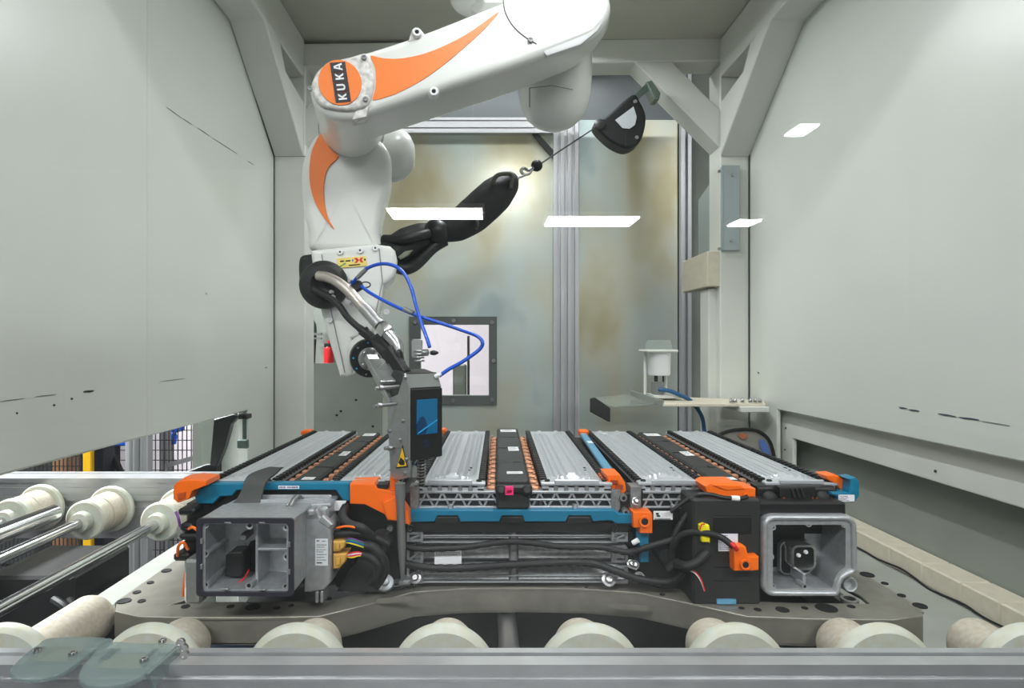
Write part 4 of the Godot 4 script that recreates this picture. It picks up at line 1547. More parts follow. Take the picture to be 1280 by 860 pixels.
func junction_box() -> void:
	var t := thing("junction_housing", "open cast aluminium junction housing with a dark gasket at the left front", "housing", P(310, 745, 0.9))
	var z := 0.855
	var x0 := (248 - CX) * z / F
	var x1 := (367 - CX) * z / F
	var y1 := (CY - 648) * z / F
	var y0 := (CY - 743) * z / F
	var mb := MB.new()
	# four walls of the open box
	hoop(mb, round_rect(x0, y0, x1, y1, 0.005, 3), round_rect(x0 + 0.010, y0 + 0.008, x1 - 0.010, y1 - 0.008, 0.006, 3), 0.075, Transform3D(Basis(), Vector3(0, EYE, -z)))
	part(t, "walls", mb, M.cast)
	mb = MB.new()
	hoop(mb, round_rect(x0 - 0.001, y0 - 0.001, x1 + 0.001, y1 + 0.001, 0.005, 3), round_rect(x0 + 0.006, y0 + 0.005, x1 - 0.006, y1 - 0.006, 0.005, 3), 0.005, Transform3D(Basis(), Vector3(0, EYE, -z + 0.0045)))
	part(t, "gasket", mb, mat(Color(0.16, 0.155, 0.19), 0.4))
	# floor of the box with an arched hole to a dark recess
	mb = MB.new()
	boxw(mb, x0 + 0.005, x1 - 0.005, y0 + 0.004, y1 - 0.004, z + 0.066, z + 0.076)
	part(t, "floor_plate", mb, M.cast)
	mb = MB.new()
	prism(mb, uv([290, 730, 290, 700, 297, 694, 301, 687, 310, 683, 319, 688, 321, 696, 321, 722, 314, 728], z + 0.03), 0.002, flat(z + 0.0655), 0.0006)
	part(t, "arched_opening", mb, M.gap)
	mb = MB.new()
	prism(mb, uv([277, 725, 277, 698, 282, 694, 298, 694, 300, 698, 300, 722, 296, 726], z + 0.02), 0.03, flat(z + 0.032), 0.002)
	part(t, "black_socket", mb, M.black)
	# ribs
	mb = MB.new()
	var xr := (314 - CX) * z / F
	boxw(mb, xr - 0.002, xr + 0.002, y0 + 0.006, y1 - 0.006, z + 0.02, z + 0.07, 0.001)
	part(t, "upright_rib", mb, M.cast)
	mb = MB.new()
	var yr := (CY - 693) * z / F
	boxw(mb, xr, x1 - 0.008, yr - 0.002, yr + 0.002, z + 0.02, z + 0.07, 0.001)
	part(t, "level_rib", mb, M.cast)
	for q in [[257, 656], [312, 657], [358, 659], [358, 696], [357, 733], [311, 732], [257, 731], [257, 692]]:
		mb = MB.new()
		lathe(mb, [0.0, -0.004, 0.0026, -0.004, 0.0028, 0.0005, 0.0052, 0.001, 0.0056, -0.07], P(q[0], q[1], z + 0.002), Vector3(0, 0, 1), 14)
		part(t, "screw_boss", mb, M.cast)
		mb = MB.new()
		lathe(mb, [0.0, 0.0, 0.0026, 0.0, 0.0026, -0.002], P(q[0], q[1], z + 0.001), Vector3(0, 0, 1), 12)
		part(t, "screw_hole", mb, M.gap)
	mb = MB.new()
	lathe(mb, [0.0, 0.006, 0.004, 0.006, 0.006, 0.0, 0.006, -0.02], P(306, 670, z + 0.03), Vector3(0, 0, 1), 12)
	part(t, "round_plug", mb, M.cast_dark)
	for q in [[285, 653, 6], [328, 653, 6], [252, 676, 0], [252, 708, 0], [362, 680, 0], [362, 714, 0], [282, 736, 6], [328, 737, 6]]:
		mb = MB.new()
		var w: float = 0.009 if q[2] > 0 else 0.003
		var h: float = 0.002 if q[2] > 0 else 0.008
		box(mb, P(q[0], q[1], z - 0.003), Vector3(w, h, 0.004), 0.0006)
		part(t, "gasket_clip", mb, M.bolt)
	var rb := MB.new()
	tube(rb, curve3([P(287, 722, 0.9), P(291, 728, 0.885), P(300, 727, 0.88), P(307, 720, 0.89), P(311, 712, 0.9)], 5), 0.0012, 6)
	part(t, "red_wire", rb, M.red)
	# the body behind: sloping lid, ribbed top, wider rear block with a chamfer
	mb = MB.new()
	var tp := Transform3D(Basis(Vector3(1, 0, 0), Vector3(0, 0, -1), Vector3(0, 1, 0)), Vector3(0, EYE + y1, 0))
	prism(mb, PackedVector2Array([Vector2(x0 + 0.001, z + 0.004), Vector2(x1 - 0.001, z + 0.004), Vector2(x1 + 0.004, z + 0.075), Vector2(x1 + 0.032, z + 0.08), Vector2(x1 + 0.032, z + 0.13), Vector2(x0 + 0.01, z + 0.13), Vector2(x0 + 0.004, z + 0.07)]), 0.006, tp, 0.002)
	part(t, "lid", mb, M.cast)
	mb = MB.new()
	boxw(mb, x0 + 0.012, x1 + 0.026, y1 - 0.002, y1 + 0.006, z + 0.108, z + 0.113, 0.002)
	boxw(mb, x0 + 0.015, x1 + 0.02, y1 - 0.002, y1 + 0.004, z + 0.088, z + 0.091, 0.001)
	part(t, "lid_rib", mb, M.cast)
	for q in [0.0, 0.006]:
		mb = MB.new()
		tube(mb, curve3([W(-0.305 + q, y1 + 0.001, z + 0.062), W(-0.303 + q, y1 + 0.008, z + 0.075), W(-0.300 + q, y1 + 0.009, z + 0.09), W(-0.297 + q, y1 + 0.001, z + 0.10)], 4), 0.0022, 8)
		part(t, "lifting_eye", mb, M.bolt)
	mb = MB.new()
	boxw(mb, x0 + 0.004, x1 + 0.03, y0 + 0.002, y1 - 0.004, z + 0.074, z + 0.13, 0.004)
	part(t, "rear_block", mb, M.cast)
	mb = MB.new()
	var zz := 0.915
	prism(mb, uv([384, 637, 398, 636, 400, 645, 406, 652, 414, 662, 414, 728, 405, 738, 388, 741, 380, 741, 380, 640], zz), 0.06, flat(zz), 0.004, 3)
	part(t, "side_flange", mb, M.cast)
	mb = MB.new()
	prism(mb, uv([398, 652, 403, 644, 416, 656, 411, 662], zz - 0.004), 0.012, flat(zz - 0.004), 0.002)
	part(t, "corner_lug", mb, M.cast)
	mb = MB.new()
	boxw(mb, (388 - CX) * 0.92 / F, (396 - CX) * 0.92 / F, (CY - 642) * 0.92 / F, (CY - 634) * 0.92 / F, 0.905, 0.95, 0.002)
	part(t, "top_lug", mb, M.cast)
	mb = MB.new()
	for x in [395.0, 401.0]:
		boxw(mb, (x - CX) * 0.92 / F, (x + 4 - CX) * 0.92 / F, (CY - 752) * 0.92 / F, (CY - 738) * 0.92 / F, 0.915, 0.95, 0.001)
	part(t, "foot", mb, M.cast)
	sticker(t, "sticker", Transform3D(Basis(), P(402, 690, zz - 0.0004)), 0.0195, 0.041, print_image(48, 100, [[6, 6, 12, 5], [24, 8, 16, 3], [6, 22, 36, 3], [6, 30, 30, 3], [6, 40, 36, 3], [6, 48, 24, 3], [6, 58, 36, 3], [6, 68, 30, 3], [6, 78, 36, 3], [6, 88, 20, -4]], Color(0.88, 0.89, 0.9), Color(0.15, 0.15, 0.2), 9)).set_meta("label", "white rating sticker with small black print")


func left_wiring() -> void:
	# small plugs and wires left of the junction housing
	var t := thing("wiring_cluster", "black plugs with orange leads left of the open junction housing", "wiring", P(236, 700, 0.93))
	for q in [[222, 636, 243, 645, 0.95], [224, 655, 240, 664, 0.93], [223, 668, 247, 676, 0.93], [216, 692, 236, 702, 0.93], [228, 676, 246, 690, 0.95]]:
		var mb := MB.new()
		boxw(mb, (q[0] - CX) * q[4] / F, (q[2] - CX) * q[4] / F, (CY - q[3]) * q[4] / F, (CY - q[1]) * q[4] / F, q[4], q[4] + 0.04, 0.003)
		part(t, "black_plug", mb, M.black)
	for q in [[[P(236, 661, 0.925), P(241, 659, 0.92), P(247, 663, 0.92)], M.orange], [[P(222, 695, 0.93), P(223, 683, 0.92), P(229, 678, 0.92), P(235, 687, 0.925)], M.orange], [[P(229, 745, 0.93), P(230, 730, 0.925), P(232, 715, 0.93)], M.orange], [[P(220, 640, 0.93), P(223, 648, 0.925), P(225, 658, 0.93)], M.violet]]:
		var mb := MB.new()
		tube(mb, curve3(q[0], 5), 0.0022, 8)
		part(t, "lead", mb, q[1])
	var mb := MB.new()
	boxw(mb, (222 - CX) * 0.94 / F, (232 - CX) * 0.94 / F, (CY - 672) * 0.94 / F, (CY - 658) * 0.94 / F, 0.935, 0.96, 0.002)
	part(t, "pale_plug", mb, M.plate_grey)
	mb = MB.new()
	boxw(mb, (229 - CX) * 0.9 / F, (252 - CX) * 0.9 / F, (CY - 756) * 0.9 / F, (CY - 700) * 0.9 / F, 0.9, 0.94, 0.004)
	solo("grey_block", mb, M.plate_grey, "pale grey plastic block standing left of the open junction housing", "block")
	mb = MB.new()
	mb = MB.new()
	prism(mb, uv([232, 630, 262, 628, 262, 700, 240, 700, 232, 660], 0.98), 0.04, flat(0.98), 0.004)
	solo("black_bracket", mb, M.black, "black bracket under the left orange connector", "bracket")
	# right of the housing: harness with gold plugs
	t = thing("gold_plug", "upper gold-brown plug with coloured wires right of the left casting", "plug", P(425, 680, 0.92), "gold-brown plugs of the wiring harness")
	mb = MB.new()
	prism(mb, uv([416, 677, 432, 676, 431, 684, 424, 690, 416, 690], 0.92), 0.03, flat(0.92), 0.002)
	part(t, "shell", mb, M.gold)
	mb = MB.new()
	prism(mb, uv([419, 680, 424, 680, 424, 687, 419, 687], 0.917), 0.004, flat(0.917), 0.0005)
	part(t, "latch", mb, M.gold)
	t = thing("gold_plug", "lower gold-brown plug with red and yellow wires right of the left casting", "plug", P(425, 705, 0.92), "gold-brown plugs of the wiring harness")
	mb = MB.new()
	prism(mb, uv([416, 693, 434, 692, 432, 702, 424, 711, 416, 712], 0.92), 0.03, flat(0.92), 0.002)
	part(t, "shell", mb, M.gold)
	mb = MB.new()
	prism(mb, uv([420, 698, 425, 697, 425, 706, 420, 707], 0.917), 0.004, flat(0.917), 0.0005)
	part(t, "latch", mb, M.gold)
	t = thing("coloured_wires", "short bundles of coloured wires between the gold-brown plugs and black sleeves", "wires", P(440, 700, 0.92))
	var cols := [M.violet, M.green, M.blue, M.yellow]
	for i in 4:
		mb = MB.new()
		tube(mb, curve3([P(431, 675 + i, 0.925), P(438, 673 + i * 2, 0.915), P(448, 676 + i * 2, 0.915), P(457, 679 + i * 2, 0.92)], 4), 0.0012, 6)
		part(t, "wire", mb, cols[i])
	var cols2 := [M.red, M.paper, M.pink, M.yellow]
	for i in 4:
		mb = MB.new()
		tube(mb, curve3([P(434, 693 + i, 0.925), P(440, 691 + i * 2, 0.915), P(448, 690 + i * 1.6, 0.915), P(455, 692 + i, 0.92)], 4), 0.0012, 6)
		part(t, "wire", mb, cols2[i])
	cable("orange_lead", "thin orange lead above the gold-brown plugs", [P(421, 660, 0.925), P(432, 658, 0.92), P(442, 659, 0.92), P(450, 662, 0.925)], 0.0018, M.orange)
	cable("black_sleeve", "black sleeve looping from under the stepped orange connector", [P(432, 634, 0.965), P(428, 645, 0.94), P(436, 655, 0.93), P(452, 660, 0.925), P(462, 668, 0.93), P(470, 674, 0.94)], 0.0072, M.rubber)
	cable("black_sleeve", "black sleeve carrying the upper coloured wires", [P(456, 682, 0.92), P(466, 684, 0.92), P(476, 694, 0.92), P(481, 706, 0.925), P(478, 720, 0.93), P(470, 732, 0.935)], 0.0075, M.rubber)
	cable("black_sleeve", "black sleeve carrying the red and yellow wires", [P(454, 694, 0.92), P(464, 697, 0.915), P(472, 706, 0.915), P(472, 718, 0.92), P(462, 728, 0.93)], 0.0065, M.rubber)
	cable("black_sleeve", "straight black sleeve above the upper gold-brown plug", [P(414, 668, 0.935), P(430, 667, 0.93), P(450, 667, 0.93), P(468, 672, 0.935), P(486, 680, 0.94)], 0.006, M.rubber)
	mb = MB.new()
	lathe(mb, [0.0, 0.004, 0.006, 0.004, 0.008, 0.012, 0.014, 0.010, 0.017, 0.0, 0.018, -0.03], P(474, 680, 0.95), Vector3(0, 0.1, 1), 22)
	solo("round_plug", mb, M.black_soft, "round dark grey cap among the black sleeves", "cap")
	mb = MB.new()
	prism(mb, uv([420, 741, 432, 718, 446, 700, 480, 700, 490, 735, 470, 742], 0.965), 0.03, flat(0.965), 0.006, 2)
	solo("black_cover", mb, M.black_soft, "dark grey moulded cover below the black sleeves", "cover")
	mb = MB.new()
	prism(mb, uv([426, 625, 434, 612, 520, 640, 520, 735, 488, 740, 420, 735, 420, 640], 1.0), 0.03, flat(1.0), 0.003)
	solo("black_housing", mb, M.black, "black plastic wall behind the stepped orange connector", "housing")
	mb = MB.new()
	prism(mb, uv([428, 737, 450, 733, 496, 731, 500, 726, 512, 726, 512, 732, 470, 738, 430, 741], 0.975), 0.03, flat(0.975), 0.003)
	lathe(mb, [0.0, 0.012, 0.006, 0.012, 0.007, 0.006, 0.013, 0.005, 0.014, 0.0], P(482, 729, 0.965), Vector3(0, 0.8, 1), 18)
	solo("mounting_bracket", mb, M.cast, "bright cast mounting foot with a bolt left of the screwdriver tip", "bracket")
	t = thing("white_label", "white label tag between the left casting and the stepped orange connector", "label", P(422, 637, 0.965))
	mb = MB.new()
	prism(mb, uv([409, 626, 433, 626, 428, 638, 412, 639], 0.966), 0.0015, flat(0.966), 0.0004)
	part(t, "tag", mb, M.paper)
	mb = MB.new()
	for q in [[413, 630, 417, 631], [413, 632, 416, 635]]:
		boxw(mb, (q[0] - CX) * 0.966 / F, (q[2] - CX) * 0.966 / F, (CY - q[3]) * 0.966 / F, (CY - q[1]) * 0.966 / F, 0.9645, 0.966)
	part(t, "print", mb, M.gap)
	for q in [[488, 660], [513, 660]]:
		mb = MB.new()
		screw(mb, P(q[0], q[1], 0.99), 0.0055, Vector3(0, 0, 1), 0.006)
		solo("bolt", mb, M.bolt, ["bright bolt left of the screwdriver rod", "bright bolt right of the screwdriver rod under the teal strip"][0 if q[0] < 500 else 1], "bolt")


func right_front() -> void:
	var mb := MB.new()
	prism(mb, uv([795, 612, 880, 640, 884, 742, 860, 748, 800, 728, 795, 655], 0.998), 0.04, flat(0.998), 0.003)
	solo("black_housing", mb, M.black, "black plastic wall behind the wiring right of the teal strip", "housing")
	var t := thing("control_box", "black control box with a printed white sticker left of the socket housing", "control box", P(912, 755, 0.96))
	mb = MB.new()
	boxw(mb, (866 - CX) * 0.937 / F, (951 - CX) * 0.937 / F, (CY - 756) * 0.937 / F, (CY - 624) * 0.937 / F, 0.937, 1.03, 0.003)
	part(t, "case", mb, M.black_soft)
	for y in [645, 709, 726]:
		mb = MB.new()
		boxw(mb, (892 - CX) * 0.937 / F, (938 - CX) * 0.937 / F, (CY - y - 0.8) * 0.937 / F, (CY - y + 0.8) * 0.937 / F, 0.9365, 0.939)
		part(t, "seam", mb, M.gap)
	mb = MB.new()
	boxw(mb, (892 - CX) * 0.935 / F, (940 - CX) * 0.935 / F, (CY - 668) * 0.935 / F, (CY - 646) * 0.935 / F, 0.935, 0.939, 0.001)
	part(t, "cover_panel", mb, M.black)
	sticker(t, "sticker", Transform3D(Basis(), P(910, 678, 0.9345)), 0.0305, 0.0275, print_image(96, 84, [[6, 8, 40, 5], [6, 18, 44, 5], [6, 40, 80, 3], [6, 48, 84, 3], [6, 56, 70, 3], [6, 64, 80, 3], [6, 72, 60, 3]], Color(0.86, 0.87, 0.9), Color(0.2, 0.2, 0.25), 12)).set_meta("label", "white printed sticker")
	mb = MB.new()
	boxw(mb, (896 - CX) * 0.935 / F, (920 - CX) * 0.935 / F, (CY - 755) * 0.935 / F, (CY - 749) * 0.935 / F, 0.934, 0.938)
	part(t, "pale_strip", mb, M.teal_pale)
	var o := orange_block("broad orange connector in front of the right controller", [881, 608, 888, 604, 921, 604, 930, 609, 945, 611, 945, 624, 938, 626, 925, 623, 906, 623, 884, 617], 0.955, 0.05, [[933, 621, 3]])
	mb = MB.new()
	prism(mb, uv([890, 607, 896, 605, 926, 606, 934, 612, 908, 614], 0.953), 0.02, flat(0.953), 0.002)
	part(o, "raised_lid", mb, M.orange)
	cable("black_lead", "thin black lead with a white sleeve in front of the broad orange connector", [P(838, 640, 0.96), P(864, 622, 0.955), P(885, 618, 0.945), P(905, 622, 0.94), P(925, 623, 0.938), P(934, 621, 0.94)], 0.0034, M.black)
	mb = MB.new()
	tube(mb, PackedVector3Array([P(914, 622.5, 0.9385), P(924, 623.2, 0.938)]), 0.0042, 12)
	solo("white_sleeve", mb, M.paper, "small white cable sleeve below the broad orange connector", "sleeve")
	# black oval fan-like module at the top right
	t = thing("black_pump", "black ribbed housing with round ends above the socket housing", "housing", P(990, 632, 0.97))
	mb = MB.new()
	prism(mb, uv([946, 608, 1044, 608, 1050, 616, 1046, 634, 950, 638, 944, 628], 0.985), 0.04, flat(0.985), 0.006, 3)
	boxw(mb, (946 - CX) * 0.945 / F, (1058 - CX) * 0.945 / F, (CY - 645) * 0.945 / F, (CY - 628) * 0.945 / F, 0.945, 1.0, 0.003)  # black filler block in place of the shadow above the socket housing
	part(t, "case", mb, M.black)
	for q in [[962, 624, 10], [1028, 623, 9]]:
		mb = MB.new()
		ball(mb, P(q[0], q[1], 0.972), q[2] * 0.97 / F, Vector3(1, 1, 0.7), 10)
		part(t, "round_end", mb, M.rubber)
	mb = MB.new()
	prism(mb, uv([974, 609, 1020, 608, 1022, 630, 1000, 636, 976, 634], 0.968), 0.02, flat(0.968), 0.004, 2)
	part(t, "centre_shell", mb, M.black)
	for x in [989, 995, 1001]:
		mb = MB.new()
		prism(mb, uv([x, 611, x + 2, 611, x + 6, 622, x + 3, 622], 0.965), 0.004, flat(0.965), 0.0005)
		part(t, "rib", mb, M.black_soft)
	for x in [980, 1016, 1021]:
		mb = MB.new()
		box(mb, P(x, 625, 0.967), Vector3(0.0016, 0.009, 0.003), 0.0005)
		part(t, "orange_mark", mb, mat(Color(0.62, 0.27, 0.08), 0.5))
	# teal and orange corner at the far right
	t = thing("teal_busbar", "teal corner piece over an orange connector at the pack's right end", "busbar", P(1055, 628, 0.98))
	mb = MB.new()
	prism(mb, uv([1040, 616, 1061, 616, 1063, 601, 1058, 598, 1070, 597, 1075, 602, 1075, 620, 1069, 628, 1048, 628, 1046, 621, 1040, 619], 0.975), 0.03, flat(0.975), 0.003, 2)
	part(t, "corner_cover", mb, M.teal)
	sticker(t, "sticker", Transform3D(Basis(), P(1058, 622.5, 0.9742)), 0.026, 0.011, print_image(64, 28, [[4, 5, 32, 3], [4, 11, 36, 3], [4, 17, 30, 3], [4, 22, 36, 3]], Color(0.9, 0.9, 0.92), Color(0.15, 0.15, 0.2), 15))
	o = orange_block("orange connector under the teal corner at the pack's right end", [1030, 594, 1044, 593, 1058, 599, 1063, 603, 1062, 614, 1052, 614, 1046, 606, 1036, 600], 0.995, 0.03)
	orange_block("orange angled plug with a screw well left of the socket housing", [917, 685, 928, 682, 933, 684, 936, 696, 949, 696, 949, 713, 940, 714, 918, 714], 0.918, 0.02, [[932, 706, 5]])
	cable("red_lead", "short red lead entering the angled orange plug", [P(921, 687, 0.909), P(918, 683, 0.906), P(914, 679, 0.91)], 0.0035, M.red)
	cable("black_lead", "black cable from the wiring bundle to the angled orange plug", [P(838, 700, 0.965), P(842, 680, 0.955), P(856, 667, 0.945), P(880, 666, 0.93), P(900, 671, 0.925), P(917, 683, 0.912)], 0.0050, M.rubber)
	# yellow plug
	t = thing("yellow_plug", "bright yellow plug on the black wall right of the wiring", "plug", P(881, 680, 0.945))
	mb = MB.new()
	prism(mb, uv([875, 657, 880, 655, 887, 657, 889, 668, 875, 668], 0.928), 0.02, flat(0.928), 0.002)
	part(t, "upper_half", mb, M.yellow)
	mb = MB.new()
	prism(mb, uv([877, 671, 888, 671, 888, 679, 878, 678], 0.928), 0.02, flat(0.928), 0.002)
	part(t, "lower_half", mb, M.yellow)
	mb = MB.new()
	tube(mb, curve3([P(875, 662, 0.926), P(877, 656, 0.926), P(881, 655, 0.926)], 4), 0.001, 6)
	part(t, "red_wire", mb, M.red)
	# bundle around the black wall
	cable("black_sleeve", "black sleeve rising from the wiring bundle to the short truss", [P(838, 690, 0.965), P(845, 665, 0.965), P(858, 645, 0.968), P(874, 628, 0.97)], 0.005, M.rubber)
	cable("black_sleeve", "thick black sleeve bending left at the foot of the wiring bundle", [P(835, 712, 0.955), P(845, 704, 0.95), P(856, 708, 0.93), P(870, 704, 0.925), P(884, 690, 0.93)], 0.0075, M.rubber)
	mb = MB.new()
	lathe(mb, [0.0, 0.004, 0.012, 0.004, 0.015, 0.0, 0.015, -0.03], P(833, 695, 0.965), Vector3(0, 0, 1), 20)
	solo("round_plug", mb, M.black, "round black cap behind the wiring bundle at the right", "cap")
	for k in 2:
		cable("thin_wire", ["thin red wire curling above the tray at the right", "thin white wire curling above the tray at the right"][k], [P(857, 711 + k, 0.935), P(868, 714 + k * 2, 0.93), P(876, 724 + k * 2, 0.925), P(881, 739, 0.92)], 0.0011, [M.red, M.paper][k], "", 6)
	mb = MB.new()
	tube(mb, PackedVector3Array([P(791, 679, 0.965), P(798, 675, 0.962)]), 0.0042, 10)
	solo("white_sleeve", mb, M.paper, "small white cable sleeve under the orange connector of the teal strip", "sleeve")
	t = thing("white_label", "white label with black print right of the teal strip's connector", "label", P(829, 650, 0.97))
	mb = MB.new()
	prism(mb, uv([817, 639, 841, 639, 841, 650, 817, 650], 0.97), 0.0015, flat(0.97), 0.0004)
	part(t, "tag", mb, M.paper)
	mb = MB.new()
	for q in [[820, 641, 823, 643], [821, 644, 825, 645.5], [818, 648.3, 838, 648.8]]:
		boxw(mb, (q[0] - CX) * 0.97 / F, (q[2] - CX) * 0.97 / F, (CY - q[3]) * 0.97 / F, (CY - q[1]) * 0.97 / F, 0.9685, 0.97)
	part(t, "print", mb, M.gap)
	mb = MB.new()
	prism(mb, uv([796, 663, 811, 663, 811, 703, 800, 703, 800, 680, 796, 676], 0.985), 0.01, flat(0.985), 0.001)
	solo("teal_bracket", mb, M.teal, "dark teal upright strip below the teal strip's orange connector", "bracket")
	for q in [[796, 630], [873, 640]]:
		mb = MB.new()
		screw(mb, P(q[0], q[1], 0.99), 0.0048, Vector3(0, 0, 1), 0.006)
		solo("bolt", mb, M.bolt, ["bright bolt under the lug right of the blue strap", "small bright bolt beside the short truss"][0 if q[0] < 800 else 1], "bolt")
	socket_housing()


func socket_housing() -> void:
	var t := thing("socket_housing", "open rounded cast aluminium housing with a metal-rimmed charging socket inside", "housing", P(1012, 747, 0.95))
	var z := 0.935
	var s := z / F
	var po := round_rect((952 - CX) * s, (CY - 745) * s, (1070 - CX) * s, (CY - 643.5) * s, 15 * s, 6)
	var pi := round_rect((966 - CX) * s, (CY - 736) * s, (1057 - CX) * s, (CY - 656) * s, 6 * s, 6)
	# cut the lower right corner back, as the housing does around its bolt
	for i in 7:
		var a := PI * 0.5 * i / 6
		po[i] = Vector2((1040 + 13 * (1.0 - cos(a)) - CX) * s + 3 * s * i, (CY - 745 + 6 * i) * s) if i < 6 else Vector2((1071 - CX) * s, (CY - 712) * s)
	po[0] = Vector2((1046 - CX) * s, (CY - 745) * s)
	po[1] = Vector2((1050 - CX) * s, (CY - 738) * s)
	po[2] = Vector2((1051 - CX) * s, (CY - 730) * s)
	po[3] = Vector2((1054 - CX) * s, (CY - 724) * s)
	po[4] = Vector2((1060 - CX) * s, (CY - 720) * s)
	po[5] = Vector2((1067 - CX) * s, (CY - 717) * s)
	pi[0] = Vector2((1040 - CX) * s, (CY - 735) * s)
	pi[1] = Vector2((1042 - CX) * s, (CY - 730) * s)
	pi[2] = Vector2((1043 - CX) * s, (CY - 724) * s)
	pi[3] = Vector2((1046 - CX) * s, (CY - 718) * s)
	pi[4] = Vector2((1050 - CX) * s, (CY - 713) * s)
	pi[5] = Vector2((1055 - CX) * s, (CY - 710) * s)
	pi[6] = Vector2((1057 - CX) * s, (CY - 706) * s)
	var mb := MB.new()
	hoop(mb, po, pi, 0.078, flat(z))
	part(t, "walls", mb, M.cast)
	# rounded bead around the face
	mb = MB.new()
	var ring := PackedVector3Array()
	var pm := inset(po, 0.0045)
	for i in pm.size() + 1:
		var q := pm[i % pm.size()]
		ring.append(Vector3(q.x, EYE + q.y, -z + 0.0005))
	tube(mb, ring, 0.0042, 10, false)
	part(t, "face_bead", mb, M.cast)
	mb = MB.new()
	prism(mb, inset(po, 0.004), 0.008, flat(z + 0.07))
	part(t, "floor_plate", mb, M.cast)
	mb = MB.new()
	prism(mb, uv([965, 722, 965, 655, 1020, 655, 1022, 710, 990, 718], z + 0.03), 0.003, flat(z + 0.067))
	part(t, "dark_backing", mb, M.black)
	# sloped floor webs
	mb = MB.new()
	for x in [1008.0, 1048.0]:
		boxw(mb, (x - CX) * s, (x + 4 - CX) * s, (CY - 734) * s, (CY - 720) * s, z + 0.01, z + 0.075, 0.001)
	part(t, "web", mb, M.cast)
	for q in [[966, 659], [1011, 655], [1055, 656], [1060, 683], [1063, 711], [1045, 733], [1006, 733], [966, 733], [964, 696]]:
		mb = MB.new()
		lathe(mb, [0.0024, -0.004, 0.0026, 0.0006, 0.0046, 0.001, 0.0052, -0.02], P(q[0], q[1], z + 0.0015), Vector3(0, 0, 1), 14)
		part(t, "screw_boss", mb, M.cast)
		mb = MB.new()
		lathe(mb, [0.0, 0.0, 0.0026, 0.0, 0.0026, -0.002], P(q[0], q[1], z + 0.001), Vector3(0, 0, 1), 12)
		part(t, "screw_hole", mb, M.gap)
	mb = MB.new()
	lathe(mb, [0.0, -0.01, 0.0075, -0.008, 0.0085, 0.0, 0.0105, 0.001, 0.012, -0.002, 0.012, -0.03], P(1063, 731, z + 0.002), Vector3(0, 0, 1), 22)
	part(t, "bolt_eye", mb, M.cast)
	mb = MB.new()
	lathe(mb, [0.009, 0.0, 0.013, 0.0, 0.013, -0.012, 0.009, -0.012], P(1062, 748, z + 0.02), Vector3.UP, 18)
	part(t, "spacer_ring", mb, M.bolt)
	# the socket: a dark square flange and a bright rounded rim with two contacts
	var b := Basis(Vector3(0, 1, 0), 0.06)
	var zz := 0.985
	mb = MB.new()
	prism(mb, round_rect(-0.026, -0.026, 0.026, 0.026, 0.010, 4), 0.012, Transform3D(b, P(995, 697, zz)), 0.002)
	part(t, "socket_flange", mb, M.black)
	mb = MB.new()
	hoop(mb, round_rect(-0.0275, -0.0275, 0.0275, 0.0275, 0.011, 4), round_rect(-0.0255, -0.0255, 0.0255, 0.0255, 0.010, 4), 0.01, Transform3D(b, P(995, 697, zz) + b.z * 0.001))
	part(t, "flange_rim", mb, M.bolt)
	mb = MB.new()
	var ct := P(1005, 697, zz - 0.026)
	hoop(mb, round_rect(-0.020, -0.020, 0.020, 0.020, 0.009, 4), round_rect(-0.0165, -0.0165, 0.0165, 0.0165, 0.007, 4), 0.028, Transform3D(b, ct))
	part(t, "socket_rim", mb, M.chrome)
	mb = MB.new()
	prism(mb, round_rect(-0.017, -0.017, 0.017, 0.017, 0.007, 4), 0.02, Transform3D(b, ct - b.z * 0.006))
	part(t, "socket_insert", mb, M.black)
	for q in [[-0.006, 0.002], [0.006, 0.007]]:
		mb = MB.new()
		lathe(mb, [0.0, 0.004, 0.0022, 0.004, 0.0034, 0.002, 0.0034, -0.008], ct + b.x * q[0] + b.y * q[1] - b.z * 0.006, b.z, 12)
		part(t, "contact", mb, M.paper)


const RK := 0.16
const RX := -0.237


func rprism(mb: MB, px: Array, z0: float, depth: float, bev: float, steps: int, smooth_n := 0, bev2 := -1.0) -> void:
	var p := uvk(px, z0, RK, RX)
	if smooth_n > 0:
		p = curvy(p, smooth_n)
	prism(mb, p, depth, flatk(z0, RK, RX), bev, steps, bev2)


func RP(px: float, py: float, z0: float) -> Vector3:
	var s := (px - CX) / F
	var z := (z0 - RK * RX) / (1.0 - RK * s)
	return Vector3(s * z, EYE + (CY - py) * z / F, -z)


